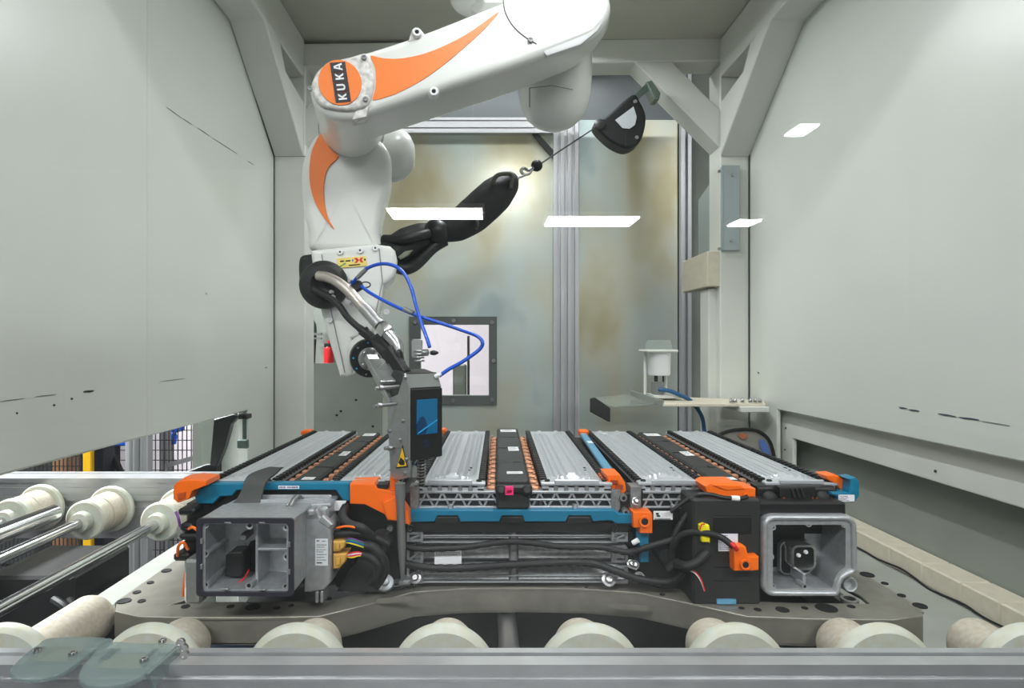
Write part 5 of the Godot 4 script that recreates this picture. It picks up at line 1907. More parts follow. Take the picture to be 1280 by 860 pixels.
func robot() -> void:
	var into := Vector3(-RK, 0, -1).normalized()
	var t := thing("robot_arm", "white six-axis robot arm with orange swooshes hanging from the cell ceiling", "robot", W(0.1, 0.02, 1.2))
	# upper arm
	var mb := MB.new()
	rprism(mb, [387, 110, 392, 92, 404, 79, 422, 72, 458, 63, 520, 43, 600, 12, 640, -4, 690, -26, 725, -34, 752, -22, 765, 0, 763, 22, 745, 44, 714, 58, 650, 82, 586, 103, 530, 121, 470, 141, 438, 150, 410, 146, 393, 130], 1.0, 0.135, 0.014, 4, 4, 0.02)
	part(t, "upper_arm", mb, M.white)
	# elbow drum
	mb = MB.new()
	lathe(mb, [0.040, 0.02, 0.0555, 0.03, 0.0575, 0.08, 0.0585, 0.15, 0.060, 0.185, 0.0635, 0.20, 0.0635, 0.225, 0.058, 0.232, 0.0, 0.232], RP(430, 108, 1.0), into + Vector3(0, -0.01, 0), 40)
	part(t, "elbow_drum", mb, M.white)
	mb = MB.new()
	lathe(mb, [0.0638, 0.196, 0.0646, 0.198, 0.0638, 0.200], RP(430, 108, 1.0), into + Vector3(0, -0.01, 0), 40)
	part(t, "elbow_seam", mb, mat(Color(0.5, 0.5, 0.48), 0.6))
	# worn cap with the maker's roundel
	mb = MB.new()
	rprism(mb, [389, 112, 393, 96, 404, 83, 420, 75, 440, 70, 458, 66, 466, 80, 468, 100, 464, 122, 456, 134, 436, 138, 414, 136, 398, 129], 0.994, 0.02, 0.005, 3, 4)
	part(t, "end_cap", mb, M.worn_cap)
	mb = MB.new()
	rprism(mb, [446, 134, 462, 130, 458, 146, 440, 150], 0.998, 0.03, 0.003, 2)
	part(t, "cap_lug", mb, M.worn_cap)
	for q in [[388, 111, 1.002], [457, 124, 0.993], [455, 72, 0.993]]:
		mb = MB.new()
		screw(mb, RP(q[0], q[1], q[2]), 0.0045, -into, 0.003)
		part(t, "cap_screw", mb, M.cast_dark)
	mb = MB.new()
	var c := uvk([425, 103], 0.9925, RK, RX)[0]
	var disc := PackedVector2Array()
	for i in 48:
		disc.append(c + Vector2(cos(TAU * i / 48) * 0.0345, sin(TAU * i / 48) * 0.0375))
	prism(mb, disc, 0.002, flatk(0.9925, RK, RX), 0.0004)
	var ro := part(t, "roundel", mb, M.orange_paint)
	ro.set_meta("label", "orange roundel with four white letters on black squares")
	var fk := flatk(0.9915, RK, RX)
	var tilt := deg_to_rad(8.5)
	var up := Vector2(-sin(tilt), cos(tilt))  # reading direction
	var rt := Vector2(cos(tilt), sin(tilt))
	var word := "KUKA"
	for i in 4:
		var m := c + up * (0.0167 * (i - 1.5)) + rt * 0.001
		var sq := PackedVector2Array()
		for e in [[-1, -1], [1, -1], [1, 1], [-1, 1]]:
			sq.append(m + rt * (0.0122 * e[0]) + up * (0.0078 * e[1]))
		mb = MB.new()
		prism(mb, sq, 0.0006, fk)
		part(ro, "letter_square", mb, mat(Color(0.11, 0.11, 0.14), 0.45))
		# letters stand on the right side of each square, their tops to the left
		var bx := fk.basis * Vector3(up.x, up.y, 0)
		var by := fk.basis * Vector3(-rt.x, -rt.y, 0)
		var bz := bx.cross(by).normalized()
		letters(ro, "letter", word[i], 0.0135, Transform3D(Basis(bx.normalized(), by.normalized(), bz), fk * Vector3(m.x, m.y, 0.0003)), M.paper, 0.0006)
	# orange swoosh on the upper arm
	mb = MB.new()
	rprism(mb, [463, 69.5, 478, 72.5, 500, 73, 530, 67, 562, 54, 592, 37, 624, 14, 606, 36, 582, 58, 556, 80, 528, 100, 500, 115, 484, 121, 466, 125, 469, 112, 470, 96, 468, 82], 0.9992, 0.002, 0.0003, 1, 3)
	part(t, "orange_swoosh", mb, M.orange_paint)
	mb = MB.new()
	rprism(mb, [510, 52, 513, 42, 518, 35, 525, 35, 530, 41, 534, 48], 1.001, 0.05, 0.003, 2)
	part(t, "cover_lug", mb, M.white)
	for q in [[521, 41, 1], [542, 115, 1], [663, 50, 0]]:
		mb = MB.new()
		if q[2] == 1:
			lathe(mb, [0.0034, 0.002, 0.0038, 0.004, 0.0068, 0.004, 0.0088, 0.0, 0.009, -0.012], RP(q[0], q[1], 0.998), -into, 20)
			part(t, "plug", mb, M.paper)
			mb = MB.new()
			lathe(mb, [0.0, 0.003, 0.0034, 0.003, 0.0034, 0.0], RP(q[0], q[1], 0.998), -into, 14)
			part(t, "plug_hole", mb, M.gap)
		elif q[2] == 0:
			screw(mb, RP(q[0], q[1], 0.998), 0.005, -into, 0.003)
			part(t, "cap_screw", mb, M.cast_dark)
	mb = MB.new()
	tube(mb, curve3([RP(629, 0, 0.9995), RP(632, 16, 0.9995), RP(641, 32, 0.9995), RP(655, 45, 0.9995), RP(671, 55, 0.9995)], 5), 0.0011, 6)
	part(t, "cover_seam", mb, mat(Color(0.45, 0.45, 0.45), 0.6))
	mb = MB.new()
	rprism(mb, [672, 58, 714, 42, 742, 24, 756, 4, 760, 16, 748, 38, 726, 56, 684, 70], 1.0008, 0.02, 0.003, 2)
	part(t, "shoulder_trim", mb, mat(Color(0.80, 0.80, 0.80), 0.4))
	# shoulder, motor cup and base going up to the ceiling
	mb = MB.new()
	lathe(mb, [0.0, 0.0, 0.074, 0.0, 0.082, 0.012, 0.082, 0.16, 0.07, 0.175, 0.0, 0.175], RP(716, 8, 1.12), into, 44)
	part(t, "shoulder_drum", mb, M.white)
	mb = MB.new()
	var cup := P(693, 118, 1.27)
	lathe(mb, [0.0, -0.076, 0.022, -0.073, 0.042, -0.064, 0.058, -0.049, 0.069, -0.029, 0.0755, -0.004, 0.078, 0.03, 0.080, 0.12, 0.082, 0.2, 0.0, 0.2], cup, Vector3.UP, 44)
	part(t, "motor_cup", mb, M.white)
	mb = MB.new()
	tube(mb, PackedVector3Array([P(662, 110, 1.2), P(662, 134, 1.2)]), 0.0011, 6)
	tube(mb, PackedVector3Array([P(662, 110, 1.2), P(690, 107, 1.19), P(716, 112, 1.2)]), 0.0008, 6)
	part(t, "cup_seam", mb, mat(Color(0.5, 0.5, 0.5), 0.6))
	mb = MB.new()
	lathe(mb, [0.075, 0.0, 0.09, 0.02, 0.095, 0.12, 0.11, 0.16, 0.13, 0.2, 0.13, 0.32, 0.0, 0.32], W(0.16, 0.69, 1.32), Vector3.UP, 40)
	part(t, "base", mb, M.white)
	mb = MB.new()
	ball(mb, P(590, -4, 1.20), 0.045, Vector3(1, 0.75, 1), 14)
	boxw(mb, -0.03, 0.12, 0.64, 0.72, 1.16, 1.24, 0.02)
	part(t, "cable_cover", mb, M.white)
	# forearm housing
	mb = MB.new()
	rprism(mb, [398, 166, 385, 182, 377, 206, 376, 232, 379, 262, 385, 290, 389, 312, 432, 314, 473, 312, 474, 288, 479, 262, 486, 236, 490, 212, 486, 188, 470, 170, 436, 160], 1.185, 0.14, 0.016, 5, 4, 0.03)
	part(t, "forearm", mb, M.white)
	mb = MB.new()
	var dome := P(462, 192, 1.27)
	lathe(mb, [0.05, -0.06, 0.058, -0.02, 0.060, 0.03, 0.058, 0.055, 0.051, 0.073, 0.038, 0.086, 0.02, 0.094, 0.0, 0.096], dome, Vector3(1, 0.02, -0.16), 40)
	part(t, "motor_dome", mb, M.white)
	mb = MB.new()
	rprism(mb, [403, 166, 411, 184, 423, 195.5, 411, 208, 405, 226, 405, 250, 410, 272, 418, 287, 402, 268, 391, 246, 386.5, 222, 388, 196, 394, 178], 1.1815, 0.01, 0.0003, 1, 3)
	part(t, "orange_swoosh", mb, M.orange_paint)
	# black gap and wrist housing
	mb = MB.new()
	rprism(mb, [398, 306, 404, 300, 440, 298, 470, 303, 484, 309, 470, 316, 400, 316], 1.19, 0.12, 0.006, 2, 2)
	part(t, "wrist_gap", mb, M.gap)
	mb = MB.new()
	rprism(mb, [388, 313, 400, 311, 470, 305, 487, 307, 494, 313, 497, 326, 494, 343, 486, 353, 480, 356, 478, 374, 472, 398, 464, 418, 440, 424, 440, 445, 441, 468, 434, 472, 425, 470, 417, 445, 408, 415, 400, 385, 393, 350], 1.14, 0.13, 0.008, 3, 0, 0.012)
	part(t, "wrist_housing", mb, M.white)
	mb = MB.new()
	tube(mb, PackedVector3Array([RP(474, 311, 1.138), RP(478, 352, 1.138), RP(466, 408, 1.138)]), 0.0008, 6)
	tube(mb, PackedVector3Array([RP(402, 318, 1.138), RP(412, 380, 1.138), RP(431, 466, 1.138)]), 0.0008, 6)
	part(t, "wrist_seam", mb, mat(Color(0.5, 0.5, 0.5), 0.6))
	for q in [[425, 315], [450, 313], [412, 400], [483, 390], [469, 310]]:
		mb = MB.new()
		lathe(mb, [0.0, 0.0005, 0.0018, 0.0005, 0.002, 0.002, 0.0055, 0.002, 0.006, 0.0, 0.006, -0.006], RP(q[0], q[1], 1.138), -into, 16)
		part(t, "wrist_plug", mb, M.paper)
		if q[1] < 320:
			mb = MB.new()
			lathe(mb, [0.0, 0.002, 0.0018, 0.002, 0.0018, 0.0], RP(q[0], q[1], 1.138), -into, 10)
			part(t, "wrist_plug_hole", mb, M.gap)
	# yellow notice with small pictures
	mb = MB.new()
	rprism(mb, [421, 323, 457, 320, 459, 332, 423, 335], 1.1375, 0.003, 0.0, 1)
	var no := part(t, "notice", mb, mat(Color(0.93, 0.84, 0.45), 0.5))
	no.set_meta("label", "yellow instruction notice with red and green pictograms")
	for q in [[[425, 326, 430, 325.5, 430, 327, 425, 327.5], M.gap], [[432, 325.5, 438, 325, 438, 326.5, 432, 327], M.gap], [[424, 333, 430, 329.5, 429, 329, 432.5, 328.5, 431.5, 331, 431, 330.3, 425, 334], M.green], [[442.5, 322.8, 446, 322.2, 449, 325, 446, 328.5, 443, 328.8, 445.5, 325.7], M.red], [[454, 321.8, 450.5, 322.2, 449, 325, 451, 328, 454.5, 328, 452, 325], M.red], [[455, 323.5, 457, 323.3, 457.2, 325.5, 455.2, 325.7], M.gap], [[440, 324, 441.5, 324, 441.5, 327, 440, 327], M.blue], [[436, 331, 450, 329.8, 450, 331.2, 436, 332.4], M.gap]]:
		mb = MB.new()
		rprism(mb, q[0], 1.1369, 0.0006, 0.0, 1)
		part(no, "pictogram", mb, q[1])
	# wrist joint, black ring with blue marks, flange
	var ax := Vector3(0.30, -0.14, 1.0).normalized()
	var wc := P(462, 448, 1.06)
	mb = MB.new()
	lathe(mb, [0.034, -0.075, 0.0345, -0.02, 0.033, -0.012, 0.0, -0.012], wc, ax, 36)
	part(t, "wrist_drum", mb, M.white)
	mb = MB.new()
	lathe(mb, [0.03, -0.016, 0.034, -0.014, 0.0345, 0.0, 0.033, 0.004, 0.022, 0.005, 0.02, 0.004], wc, ax, 36)
	part(t, "ring", mb, M.black)
	var u := Vector3.UP.cross(ax).normalized()
	var v := ax.cross(u)
	for k in 9:
		var a := TAU * k / 9.0 + 0.3
		mb = MB.new()
		var m2: Material = mat(Color(0.10, 0.55, 0.72), 0.4) if k % 3 != 0 else M.bolt
		lathe(mb, [0.0, 0.0065, 0.0016, 0.0065, 0.002, 0.004], wc + (u * cos(a) + v * sin(a)) * 0.0285, ax, 8)
		part(t, "ring_mark", mb, m2)
	mb = MB.new()
	lathe(mb, [0.0, 0.012, 0.018, 0.012, 0.0205, 0.009, 0.0205, 0.0], wc, ax, 30)
	part(t, "flange", mb, M.plate_grey)
	for k in 4:
		var a := TAU * k / 4.0 + 0.7
		mb = MB.new()
		lathe(mb, [0.0, 0.013, 0.0015, 0.013, 0.002, 0.016, 0.0034, 0.015, 0.0034, 0.011], wc + (u * cos(a) + v * sin(a)) * 0.0145, ax, 10)
		part(t, "flange_screw", mb, M.bolt)


func tool_and_hoses() -> void:
	# the screwdriving head: its black face turned to the right
	var phi := deg_to_rad(38.0)
	var bx := Vector3(cos(phi), 0, -sin(phi))
	var bz := Vector3(sin(phi), 0, cos(phi))
	var o := P(512, 430, 0.93)
	var T := Transform3D(Basis(bx, Vector3.UP, bz), o)
	var k := 0.93 / F  # metres in a pixel at the near edge
	var t := thing("screwdriving_tool", "black and steel screwdriving tool with a blue display on the robot's wrist", "tool", P(503, 728, 0.955))
	var mb := MB.new()
	var H0 := -146.0 * k
	var H1 := -56.0 * k
	# body: upright, its top sloping back
	var w := 0.059
	var sec := PackedVector2Array([Vector2(0, H0), Vector2(0, H1), Vector2(-0.012, H1 + 0.022), Vector2(-0.05, H1 + 0.028), Vector2(-0.062, H1 + 0.018), Vector2(-0.062, H0)])
	# across: local x = depth (bz), so extrude along bx
	prism(mb, sec, w, Transform3D(Basis(bz, Vector3.UP, -bx), o), 0.0015)
	part(t, "body", mb, M.tool_dark)
	mb = MB.new()
	var slope := Vector3.UP * 0.022 - bz * 0.012
	var sn := bx.cross(slope.normalized())
	prism(mb, rect(0.0005, 0.0005, w - 0.0005, slope.length() - 0.0005), 0.0015, Transform3D(Basis(bx, slope.normalized(), sn), o + Vector3.UP * H1 + sn * 0.0016), 0.0006)
	part(t, "sloped_plate", mb, M.plate_grey)
	mb = MB.new()
	prism(mb, rect(0.001, 0.003, w - 0.001, 0.036), 0.0015, Transform3D(Basis(bx, -bz, Vector3.UP), o + Vector3.UP * (H1 + 0.0235) - bz * 0.010), 0.0006)
	part(t, "roof_plate", mb, M.tool_dark)
	mb = MB.new()
	prism(mb, rect(0.0, H0 + 0.001, w, H1 - 0.001, 0.001), 0.004, T * Transform3D(Basis(), Vector3(0, 0, 0.003)), 0.0008)
	part(t, "front_cover", mb, M.black)
	mb = MB.new()
	prism(mb, rect(0.0105, -0.142, 0.049, -0.087), 0.002, T * Transform3D(Basis(), Vector3(0, 0, 0.0042)), 0.0004)
	part(t, "display", mb, M.screen).set_meta("label", "blue display film with a dark silhouette")
	mb = MB.new()
	prism(mb, PackedVector2Array([Vector2(0.0105, -0.141), Vector2(0.0105, -0.125), Vector2(0.016, -0.115), Vector2(0.022, -0.113), Vector2(0.027, -0.12), Vector2(0.03, -0.134), Vector2(0.026, -0.141)]), 0.0005, T * Transform3D(Basis(), Vector3(0, 0, 0.0046)))
	part(t, "display_shape", mb, mat(Color(0.03, 0.22, 0.36), 0.2))
	mb = MB.new()
	prism(mb, PackedVector2Array([Vector2(0.012, -0.1405), Vector2(0.048, -0.122), Vector2(0.048, -0.120), Vector2(0.012, -0.138)]), 0.0005, T * Transform3D(Basis(), Vector3(0, 0, 0.0049)))
	part(t, "display_streak", mb, mat(Color(0.16, 0.62, 0.86), 0.3))
	mb = MB.new()
	hoop(mb, ngon(Vector2(0.028, -0.157), 0.0058, 20), ngon(Vector2(0.028, -0.157), 0.0046, 20), 0.0006, T * Transform3D(Basis(), Vector3(0, 0, 0.0036)))
	prism(mb, PackedVector2Array([Vector2(0.0255, -0.160), Vector2(0.0267, -0.160), Vector2(0.0285, -0.154), Vector2(0.0273, -0.154)]), 0.0006, T * Transform3D(Basis(), Vector3(0, 0, 0.0036)))
	prism(mb, PackedVector2Array([Vector2(0.0285, -0.160), Vector2(0.0297, -0.160), Vector2(0.0312, -0.155), Vector2(0.03, -0.155)]), 0.0006, T * Transform3D(Basis(), Vector3(0, 0, 0.0036)))
	part(t, "round_emblem", mb, mat(Color(0.04, 0.17, 0.30), 0.4))
	# steel side plate facing left
	var L := Transform3D(Basis(bz, Vector3.UP, -bx), o - bx * 0.004)  # local x towards the near edge
	mb = MB.new()
	prism(mb, PackedVector2Array([Vector2(0.003, -0.178), Vector2(0.003, -0.066), Vector2(-0.008, -0.045), Vector2(-0.022, -0.066), Vector2(-0.030, -0.080), Vector2(-0.06, -0.088), Vector2(-0.064, -0.10), Vector2(-0.064, -0.135), Vector2(-0.060, -0.15), Vector2(-0.054, -0.214), Vector2(-0.030, -0.216), Vector2(0.004, -0.206), Vector2(0.006, -0.185)]), 0.004, L, 0.0008)
	prism(mb, PackedVector2Array([Vector2(-0.05, -0.215), Vector2(-0.05, -0.19), Vector2(0.004, -0.19), Vector2(0.004, -0.207)]), 0.010, Transform3D(L.basis, L.origin + bx * 0.006), 0.002)
	part(t, "side_plate", mb, M.plate_grey)
	for q in [[-0.004, -0.052], [-0.012, -0.12], [-0.02, -0.15], [-0.055, -0.14], [0.0, -0.178], [-0.006, -0.20]]:
		mb = MB.new()
		lathe(mb, [0.0, 0.003, 0.0015, 0.003, 0.0018, 0.0045, 0.003, 0.004, 0.0032, 0.0], L * Vector3(q[0], q[1], 0.0), -bx, 10)
		part(t, "plate_screw", mb, M.bolt)
	for q in [[476, 485, 0.93], [474, 507, 0.93], [487, 560, 0.95]]:
		mb = MB.new()
		var a := P(q[0], q[1], q[2])
		tube(mb, PackedVector3Array([a + Vector3(-0.008, -0.001, 0), a + Vector3(0.03, 0.001, -0.03)]), 0.003, 10)
		lathe(mb, [0.0, -0.003, 0.0046, -0.002, 0.0046, 0.003, 0.003, 0.003], a, Vector3(1, 0, -0.5), 12)
		part(t, "thumb_screw", mb, M.bolt)
	# warning triangle
	var tri := Transform3D(L.basis, L.origin - bx * 0.0008)
	mb = MB.new()
	prism(mb, PackedVector2Array([Vector2(-0.034, -0.198), Vector2(0.002, -0.190), Vector2(-0.014, -0.158)]), 0.0008, tri, 0.0)
	var wt := part(t, "warning_sign", mb, M.gap)
	wt.set_meta("label", "yellow triangular hand-injury warning sign with a black rim")
	mb = MB.new()
	prism(mb, PackedVector2Array([Vector2(-0.0305, -0.195), Vector2(-0.001, -0.1885), Vector2(-0.014, -0.1625)]), 0.0006, Transform3D(tri.basis, tri.origin - bx * 0.0005))
	part(wt, "yellow_field", mb, M.sign_yellow)
	mb = MB.new()
	prism(mb, PackedVector2Array([Vector2(-0.025, -0.187), Vector2(-0.019, -0.190), Vector2(-0.007, -0.188), Vector2(-0.006, -0.183), Vector2(-0.011, -0.180), Vector2(-0.018, -0.178), Vector2(-0.021, -0.182)]), 0.0006, Transform3D(tri.basis, tri.origin - bx * 0.001))
	part(wt, "hand_pictogram", mb, M.gap)
	# rod, holder and spring
	mb = MB.new()
	lathe(mb, [0.0, 0.0, 0.0085, 0.0, 0.0085, 0.02, 0.0075, 0.024, 0.0068, 0.05, 0.0066, 0.10, 0.0055, 0.12, 0.0030, 0.150, 0.0018, 0.156, 0.0, 0.156], P(500, 604, 0.957), P(503.3, 728, 0.957) - P(500, 604, 0.957), 22)
	part(t, "driver_rod", mb, M.steel)
	mb = MB.new()
	var hp := PackedVector3Array()
	for i in 9 * 14 + 1:
		var a := TAU * i / 14.0
		hp.append(P(527, 572, 0.965) + Vector3(cos(a) * 0.0062, -0.00035 * i, sin(a) * 0.0062))
	tube(mb, hp, 0.0012, 6)
	part(t, "spring", mb, M.steel)
	mb = MB.new()
	tube(mb, PackedVector3Array([P(527, 570, 0.965), P(527, 608, 0.965)]), 0.0042, 12)
	part(t, "spring_rod", mb, M.tool_dark)
	mb = MB.new()
	ball(mb, P(517, 583, 0.955), 0.0036, Vector3(1, 1.3, 1), 8)
	part(t, "blue_cap", mb, mat(Color(0.18, 0.5, 0.75), 0.4))
	# bracket arms up to the robot's flange
	mb = MB.new()
	bar(mb, P(463, 446, 1.04), P(494, 505, 0.975), 0.022, 0.012, 0.001)
	bar(mb, P(470, 450, 1.02), P(486, 478, 0.96), 0.03, 0.006, 0.001)
	part(t, "mounting_arm", mb, M.plate_grey)
	mb = MB.new()
	prism(mb, uv([470, 462, 482, 452, 496, 470, 500, 500, 492, 508, 478, 486], 0.985), 0.008, flat(0.985), 0.001)
	part(t, "mounting_plate", mb, M.plate_grey)
	mb = MB.new()
	bar(mb, P(484, 436, 0.992), P(507, 470, 0.968), 0.016, 0.022, 0.003)
	lathe(mb, [0.0, 0.0, 0.009, 0.0, 0.009, 0.014, 0.006, 0.02, 0.0, 0.02], P(499, 452, 0.985), Vector3(-0.2, 1, 0.1), 14)
	part(t, "black_coupling", mb, M.black)
	# valve on top
	mb = MB.new()
	prism(mb, round_rect(-0.009, -0.016, 0.009, 0.016, 0.004, 3), 0.006, Transform3D(Basis(), P(521, 436, 0.975)), 0.001)
	part(t, "valve_plate", mb, M.bolt)
	mb = MB.new()
	for i in 4:
		lathe(mb, [0.0, 0.0, 0.008, 0.0, 0.0085, 0.0015, 0.008, 0.003, 0.0, 0.003], P(524, 452 - i * 4, 0.965), Vector3.UP, 16)
	lathe(mb, [0.0, -0.004, 0.0055, -0.004, 0.0055, 0.012, 0.003, 0.014, 0.0, 0.014], P(526, 441, 0.965), Vector3(1, 0.05, 0.3), 14)
	part(t, "valve", mb, M.steel)
	mb = MB.new()
	lathe(mb, [0.003, -0.004, 0.004, 0.0, 0.004, 0.004, 0.0015, 0.009, 0.0, 0.0095], P(541, 441, 0.96), Vector3(1, 0.0, 0.1), 12)
	part(t, "valve_knob", mb, M.black)
	mb = MB.new()
	lathe(mb, [0.0, -0.003, 0.0034, -0.003, 0.0036, 0.005, 0.0025, 0.006, 0.0025, 0.009], P(546, 470, 0.965), Vector3(0.9, 0.4, 0.2), 12)
	part(t, "hose_fitting", mb, M.paper)
	# blue air hoses
	cable("air_hose", "blue air hose arching from the wrist down to the tool's valve", [P(440, 355, 1.08), P(447, 346, 1.07), P(458, 336, 1.05), P(475, 330, 1.04), P(492, 332, 1.03), P(505, 342, 1.02), P(514, 360, 1.01), P(520, 382, 1.0), P(527, 405, 0.985), P(534, 424, 0.975), P(537, 434, 0.968)], 0.0031, M.blue, "blue air hoses")
	cable("air_hose", "blue air hose swinging out right in a sharp loop to the tool's top corner", [P(452, 358, 1.07), P(464, 367, 1.05), P(490, 381, 1.03), P(520, 394, 1.01), P(548, 403, 1.0), P(575, 412, 0.99), P(596, 420, 0.985), P(603, 428, 0.98), P(599, 437, 0.98), P(580, 451, 0.975), P(562, 461, 0.97), P(549, 470, 0.965)], 0.0031, M.blue, "blue air hoses")
	mb = MB.new()
	tube(mb, PackedVector3Array([P(447, 347, 1.065), P(458, 336, 1.05)]), 0.0042, 10)
	tube(mb, PackedVector3Array([P(505, 386, 1.018), P(517, 391, 1.01)]), 0.0040, 10)
	solo("clear_sleeve", mb, M.plate_grey, "pale tape sleeve around the two blue hoses", "sleeve")
	t = thing("hose_clip", "black clip holding the blue hoses to the wrist", "clip", P(450, 360, 1.08))
	mb = MB.new()
	box(mb, P(447, 358, 1.085), Vector3(0.02, 0.018, 0.014), 0.003, Basis(Vector3(0, 0, 1), 0.5))
	part(t, "block", mb, M.black)
	mb = MB.new()
	var loop := []
	for i in 13:
		loop.append(P(457 + 6 * cos(TAU * i / 12), 356 + 3.5 * sin(TAU * i / 12), 1.07))
	tube(mb, curve3(loop, 3), 0.0012, 6)
	part(t, "loop", mb, M.black)
	# braided metal hose
	t = thing("braided_hose", "braided steel hose with a hexagonal nut running from the black cuff to the tool", "hose", P(450, 390, 1.03))
	mb = MB.new()
	tube(mb, curve3([P(398, 345, 1.085), P(410, 347, 1.075), P(424, 354, 1.06), P(438, 366, 1.05), P(450, 380, 1.04), P(460, 391, 1.03)], 6), 0.0092, 16)
	part(t, "braid", mb, grainy(mat(Color(0.72, 0.69, 0.66), 0.34, 0.7), 0.08, 0.35))
	mb = MB.new()
	tube(mb, PackedVector3Array([P(455, 385, 1.035), P(475, 407, 1.015)]), 0.0105, 20)
	part(t, "sleeve", mb, M.bolt)
	mb = MB.new()
	lathe(mb, [0.006, -0.011, 0.0128, -0.009, 0.0138, -0.006, 0.0138, 0.006, 0.0128, 0.009, 0.006, 0.011], P(481, 413, 1.008), P(495, 430, 0.995) - P(470, 400, 1.02), 6)
	part(t, "nut", mb, M.chrome)
	mb = MB.new()
	tube(mb, curve3([P(483, 416, 1.005), P(491, 424, 1.0), P(497, 433, 0.995), P(498, 446, 0.992)], 5), 0.0100, 16)
	part(t, "elbow", mb, M.steel)
	cable("black_conduit", "black conduit hanging beside the braided hose down to the tool", [P(392, 362, 1.09), P(412, 372, 1.075), P(424, 382, 1.065), P(434, 396, 1.055), P(448, 409, 1.045), P(464, 420, 1.035), P(478, 436, 1.01), P(492, 452, 0.99), P(505, 466, 0.975)], [0.006, 0.006, 0.006, 0.007, 0.0095, 0.0085], M.rubber)
	mb = MB.new()
	prism(mb, uv([447, 417, 458, 408, 470, 424, 462, 428], 1.035), 0.01, flat(1.035), 0.002)
	bar(mb, P(470, 420, 1.02), P(504, 458, 0.98), 0.012, 0.016, 0.003)
	solo("cable_holder", mb, M.black, "black angled cable holder beside the hose nut", "holder")
	# black cuff
	t = thing("protective_cuff", "black fabric cuff bulging from the left of the robot's wrist", "cuff", P(402, 375, 1.12))
	mb = MB.new()
	lathe(mb, [0.0, 0.018, 0.012, 0.020, 0.022, 0.026, 0.034, 0.024, 0.042, 0.014, 0.045, 0.0, 0.043, -0.02, 0.036, -0.045], P(405, 356, 1.115), Vector3(0.18, -0.05, 1), 36)
	part(t, "bulge", mb, M.rubber)
	mb = MB.new()
	prism(mb, curvy(uv([373, 322, 384, 317, 396, 319, 404, 334, 398, 365, 386, 372, 376, 366, 372, 345], 1.15), 4), 0.05, flat(1.15), 0.012, 4)
	part(t, "collar", mb, M.rubber)
	for q in [[414, 365], [416, 371], [435, 372], [440, 380], [437, 351]]:
		mb = MB.new()
		lathe(mb, [0.0, 0.004, 0.003, 0.004, 0.004, 0.0, 0.004, -0.006], P(q[0], q[1], 1.075), Vector3(0, 0, 1), 10)
		part(t, "cuff_screw", mb, M.bolt)
	# energy bundle behind the arm
	t = thing("hose_bundle", "black wrapped hose bundle pulled up to a hook behind the robot", "hose bundle", P(560, 290, 1.4))
	var pts := curve3([P(476, 322, 1.32), P(492, 317, 1.34), P(510, 306, 1.36), P(528, 297, 1.37), P(548, 291, 1.38), P(570, 283, 1.40), P(590, 270, 1.42), P(606, 256, 1.43), P(620, 243, 1.44), P(634, 229, 1.46), P(641, 222, 1.47)], 6)
	var rr := []
	var kn := [0.030, 0.038, 0.040, 0.034, 0.022, 0.036, 0.042, 0.043, 0.042, 0.032, 0.018]
	for i in pts.size():
		var f := float(i) / 6.0
		var a := mini(int(f), 9)
		rr.append(lerpf(kn[a], kn[a + 1], f - a))
	mb = MB.new()
	tube(mb, pts, rr, 24)
	part(t, "wrapping", mb, M.rubber)
	mb = MB.new()
	ball(mb, P(545, 290, 1.36), 0.029, Vector3.ONE, 14)
	part(t, "clamp_ball", mb, M.black)
	mb = MB.new()
	tube(mb, curve3([P(480, 300, 1.33), P(500, 300, 1.31), P(520, 296, 1.32), P(535, 292, 1.34)], 5), 0.012, 14)
	tube(mb, curve3([P(488, 330, 1.32), P(505, 336, 1.31), P(520, 330, 1.33), P(540, 310, 1.36), P(556, 300, 1.37)], 5), 0.014, 14)
	part(t, "hose", mb, M.black)
	mb = MB.new()
	prism(mb, uv([497, 321, 506, 314, 516, 312, 510, 319, 500, 324], 1.285), 0.01, flat(1.285), 0.002)
	part(t, "pale_tie", mb, mat(Color(0.52, 0.54, 0.47), 0.6))
	mb = MB.new()
	tube(mb, curve3([P(616, 236, 1.41), P(617, 226, 1.40), P(622, 219, 1.40), P(632, 217, 1.41), P(640, 220, 1.42), P(638, 236, 1.41)], 5), 0.0052, 10)
	part(t, "sling", mb, mat(Color(0.34, 0.34, 0.30), 0.7))
	mb = MB.new()
	tube(mb, curve3([P(594, 268, 1.375), P(597, 280, 1.37), P(595, 286, 1.38)], 4), 0.004, 8)
	part(t, "tie", mb, mat(Color(0.3, 0.3, 0.27), 0.6))


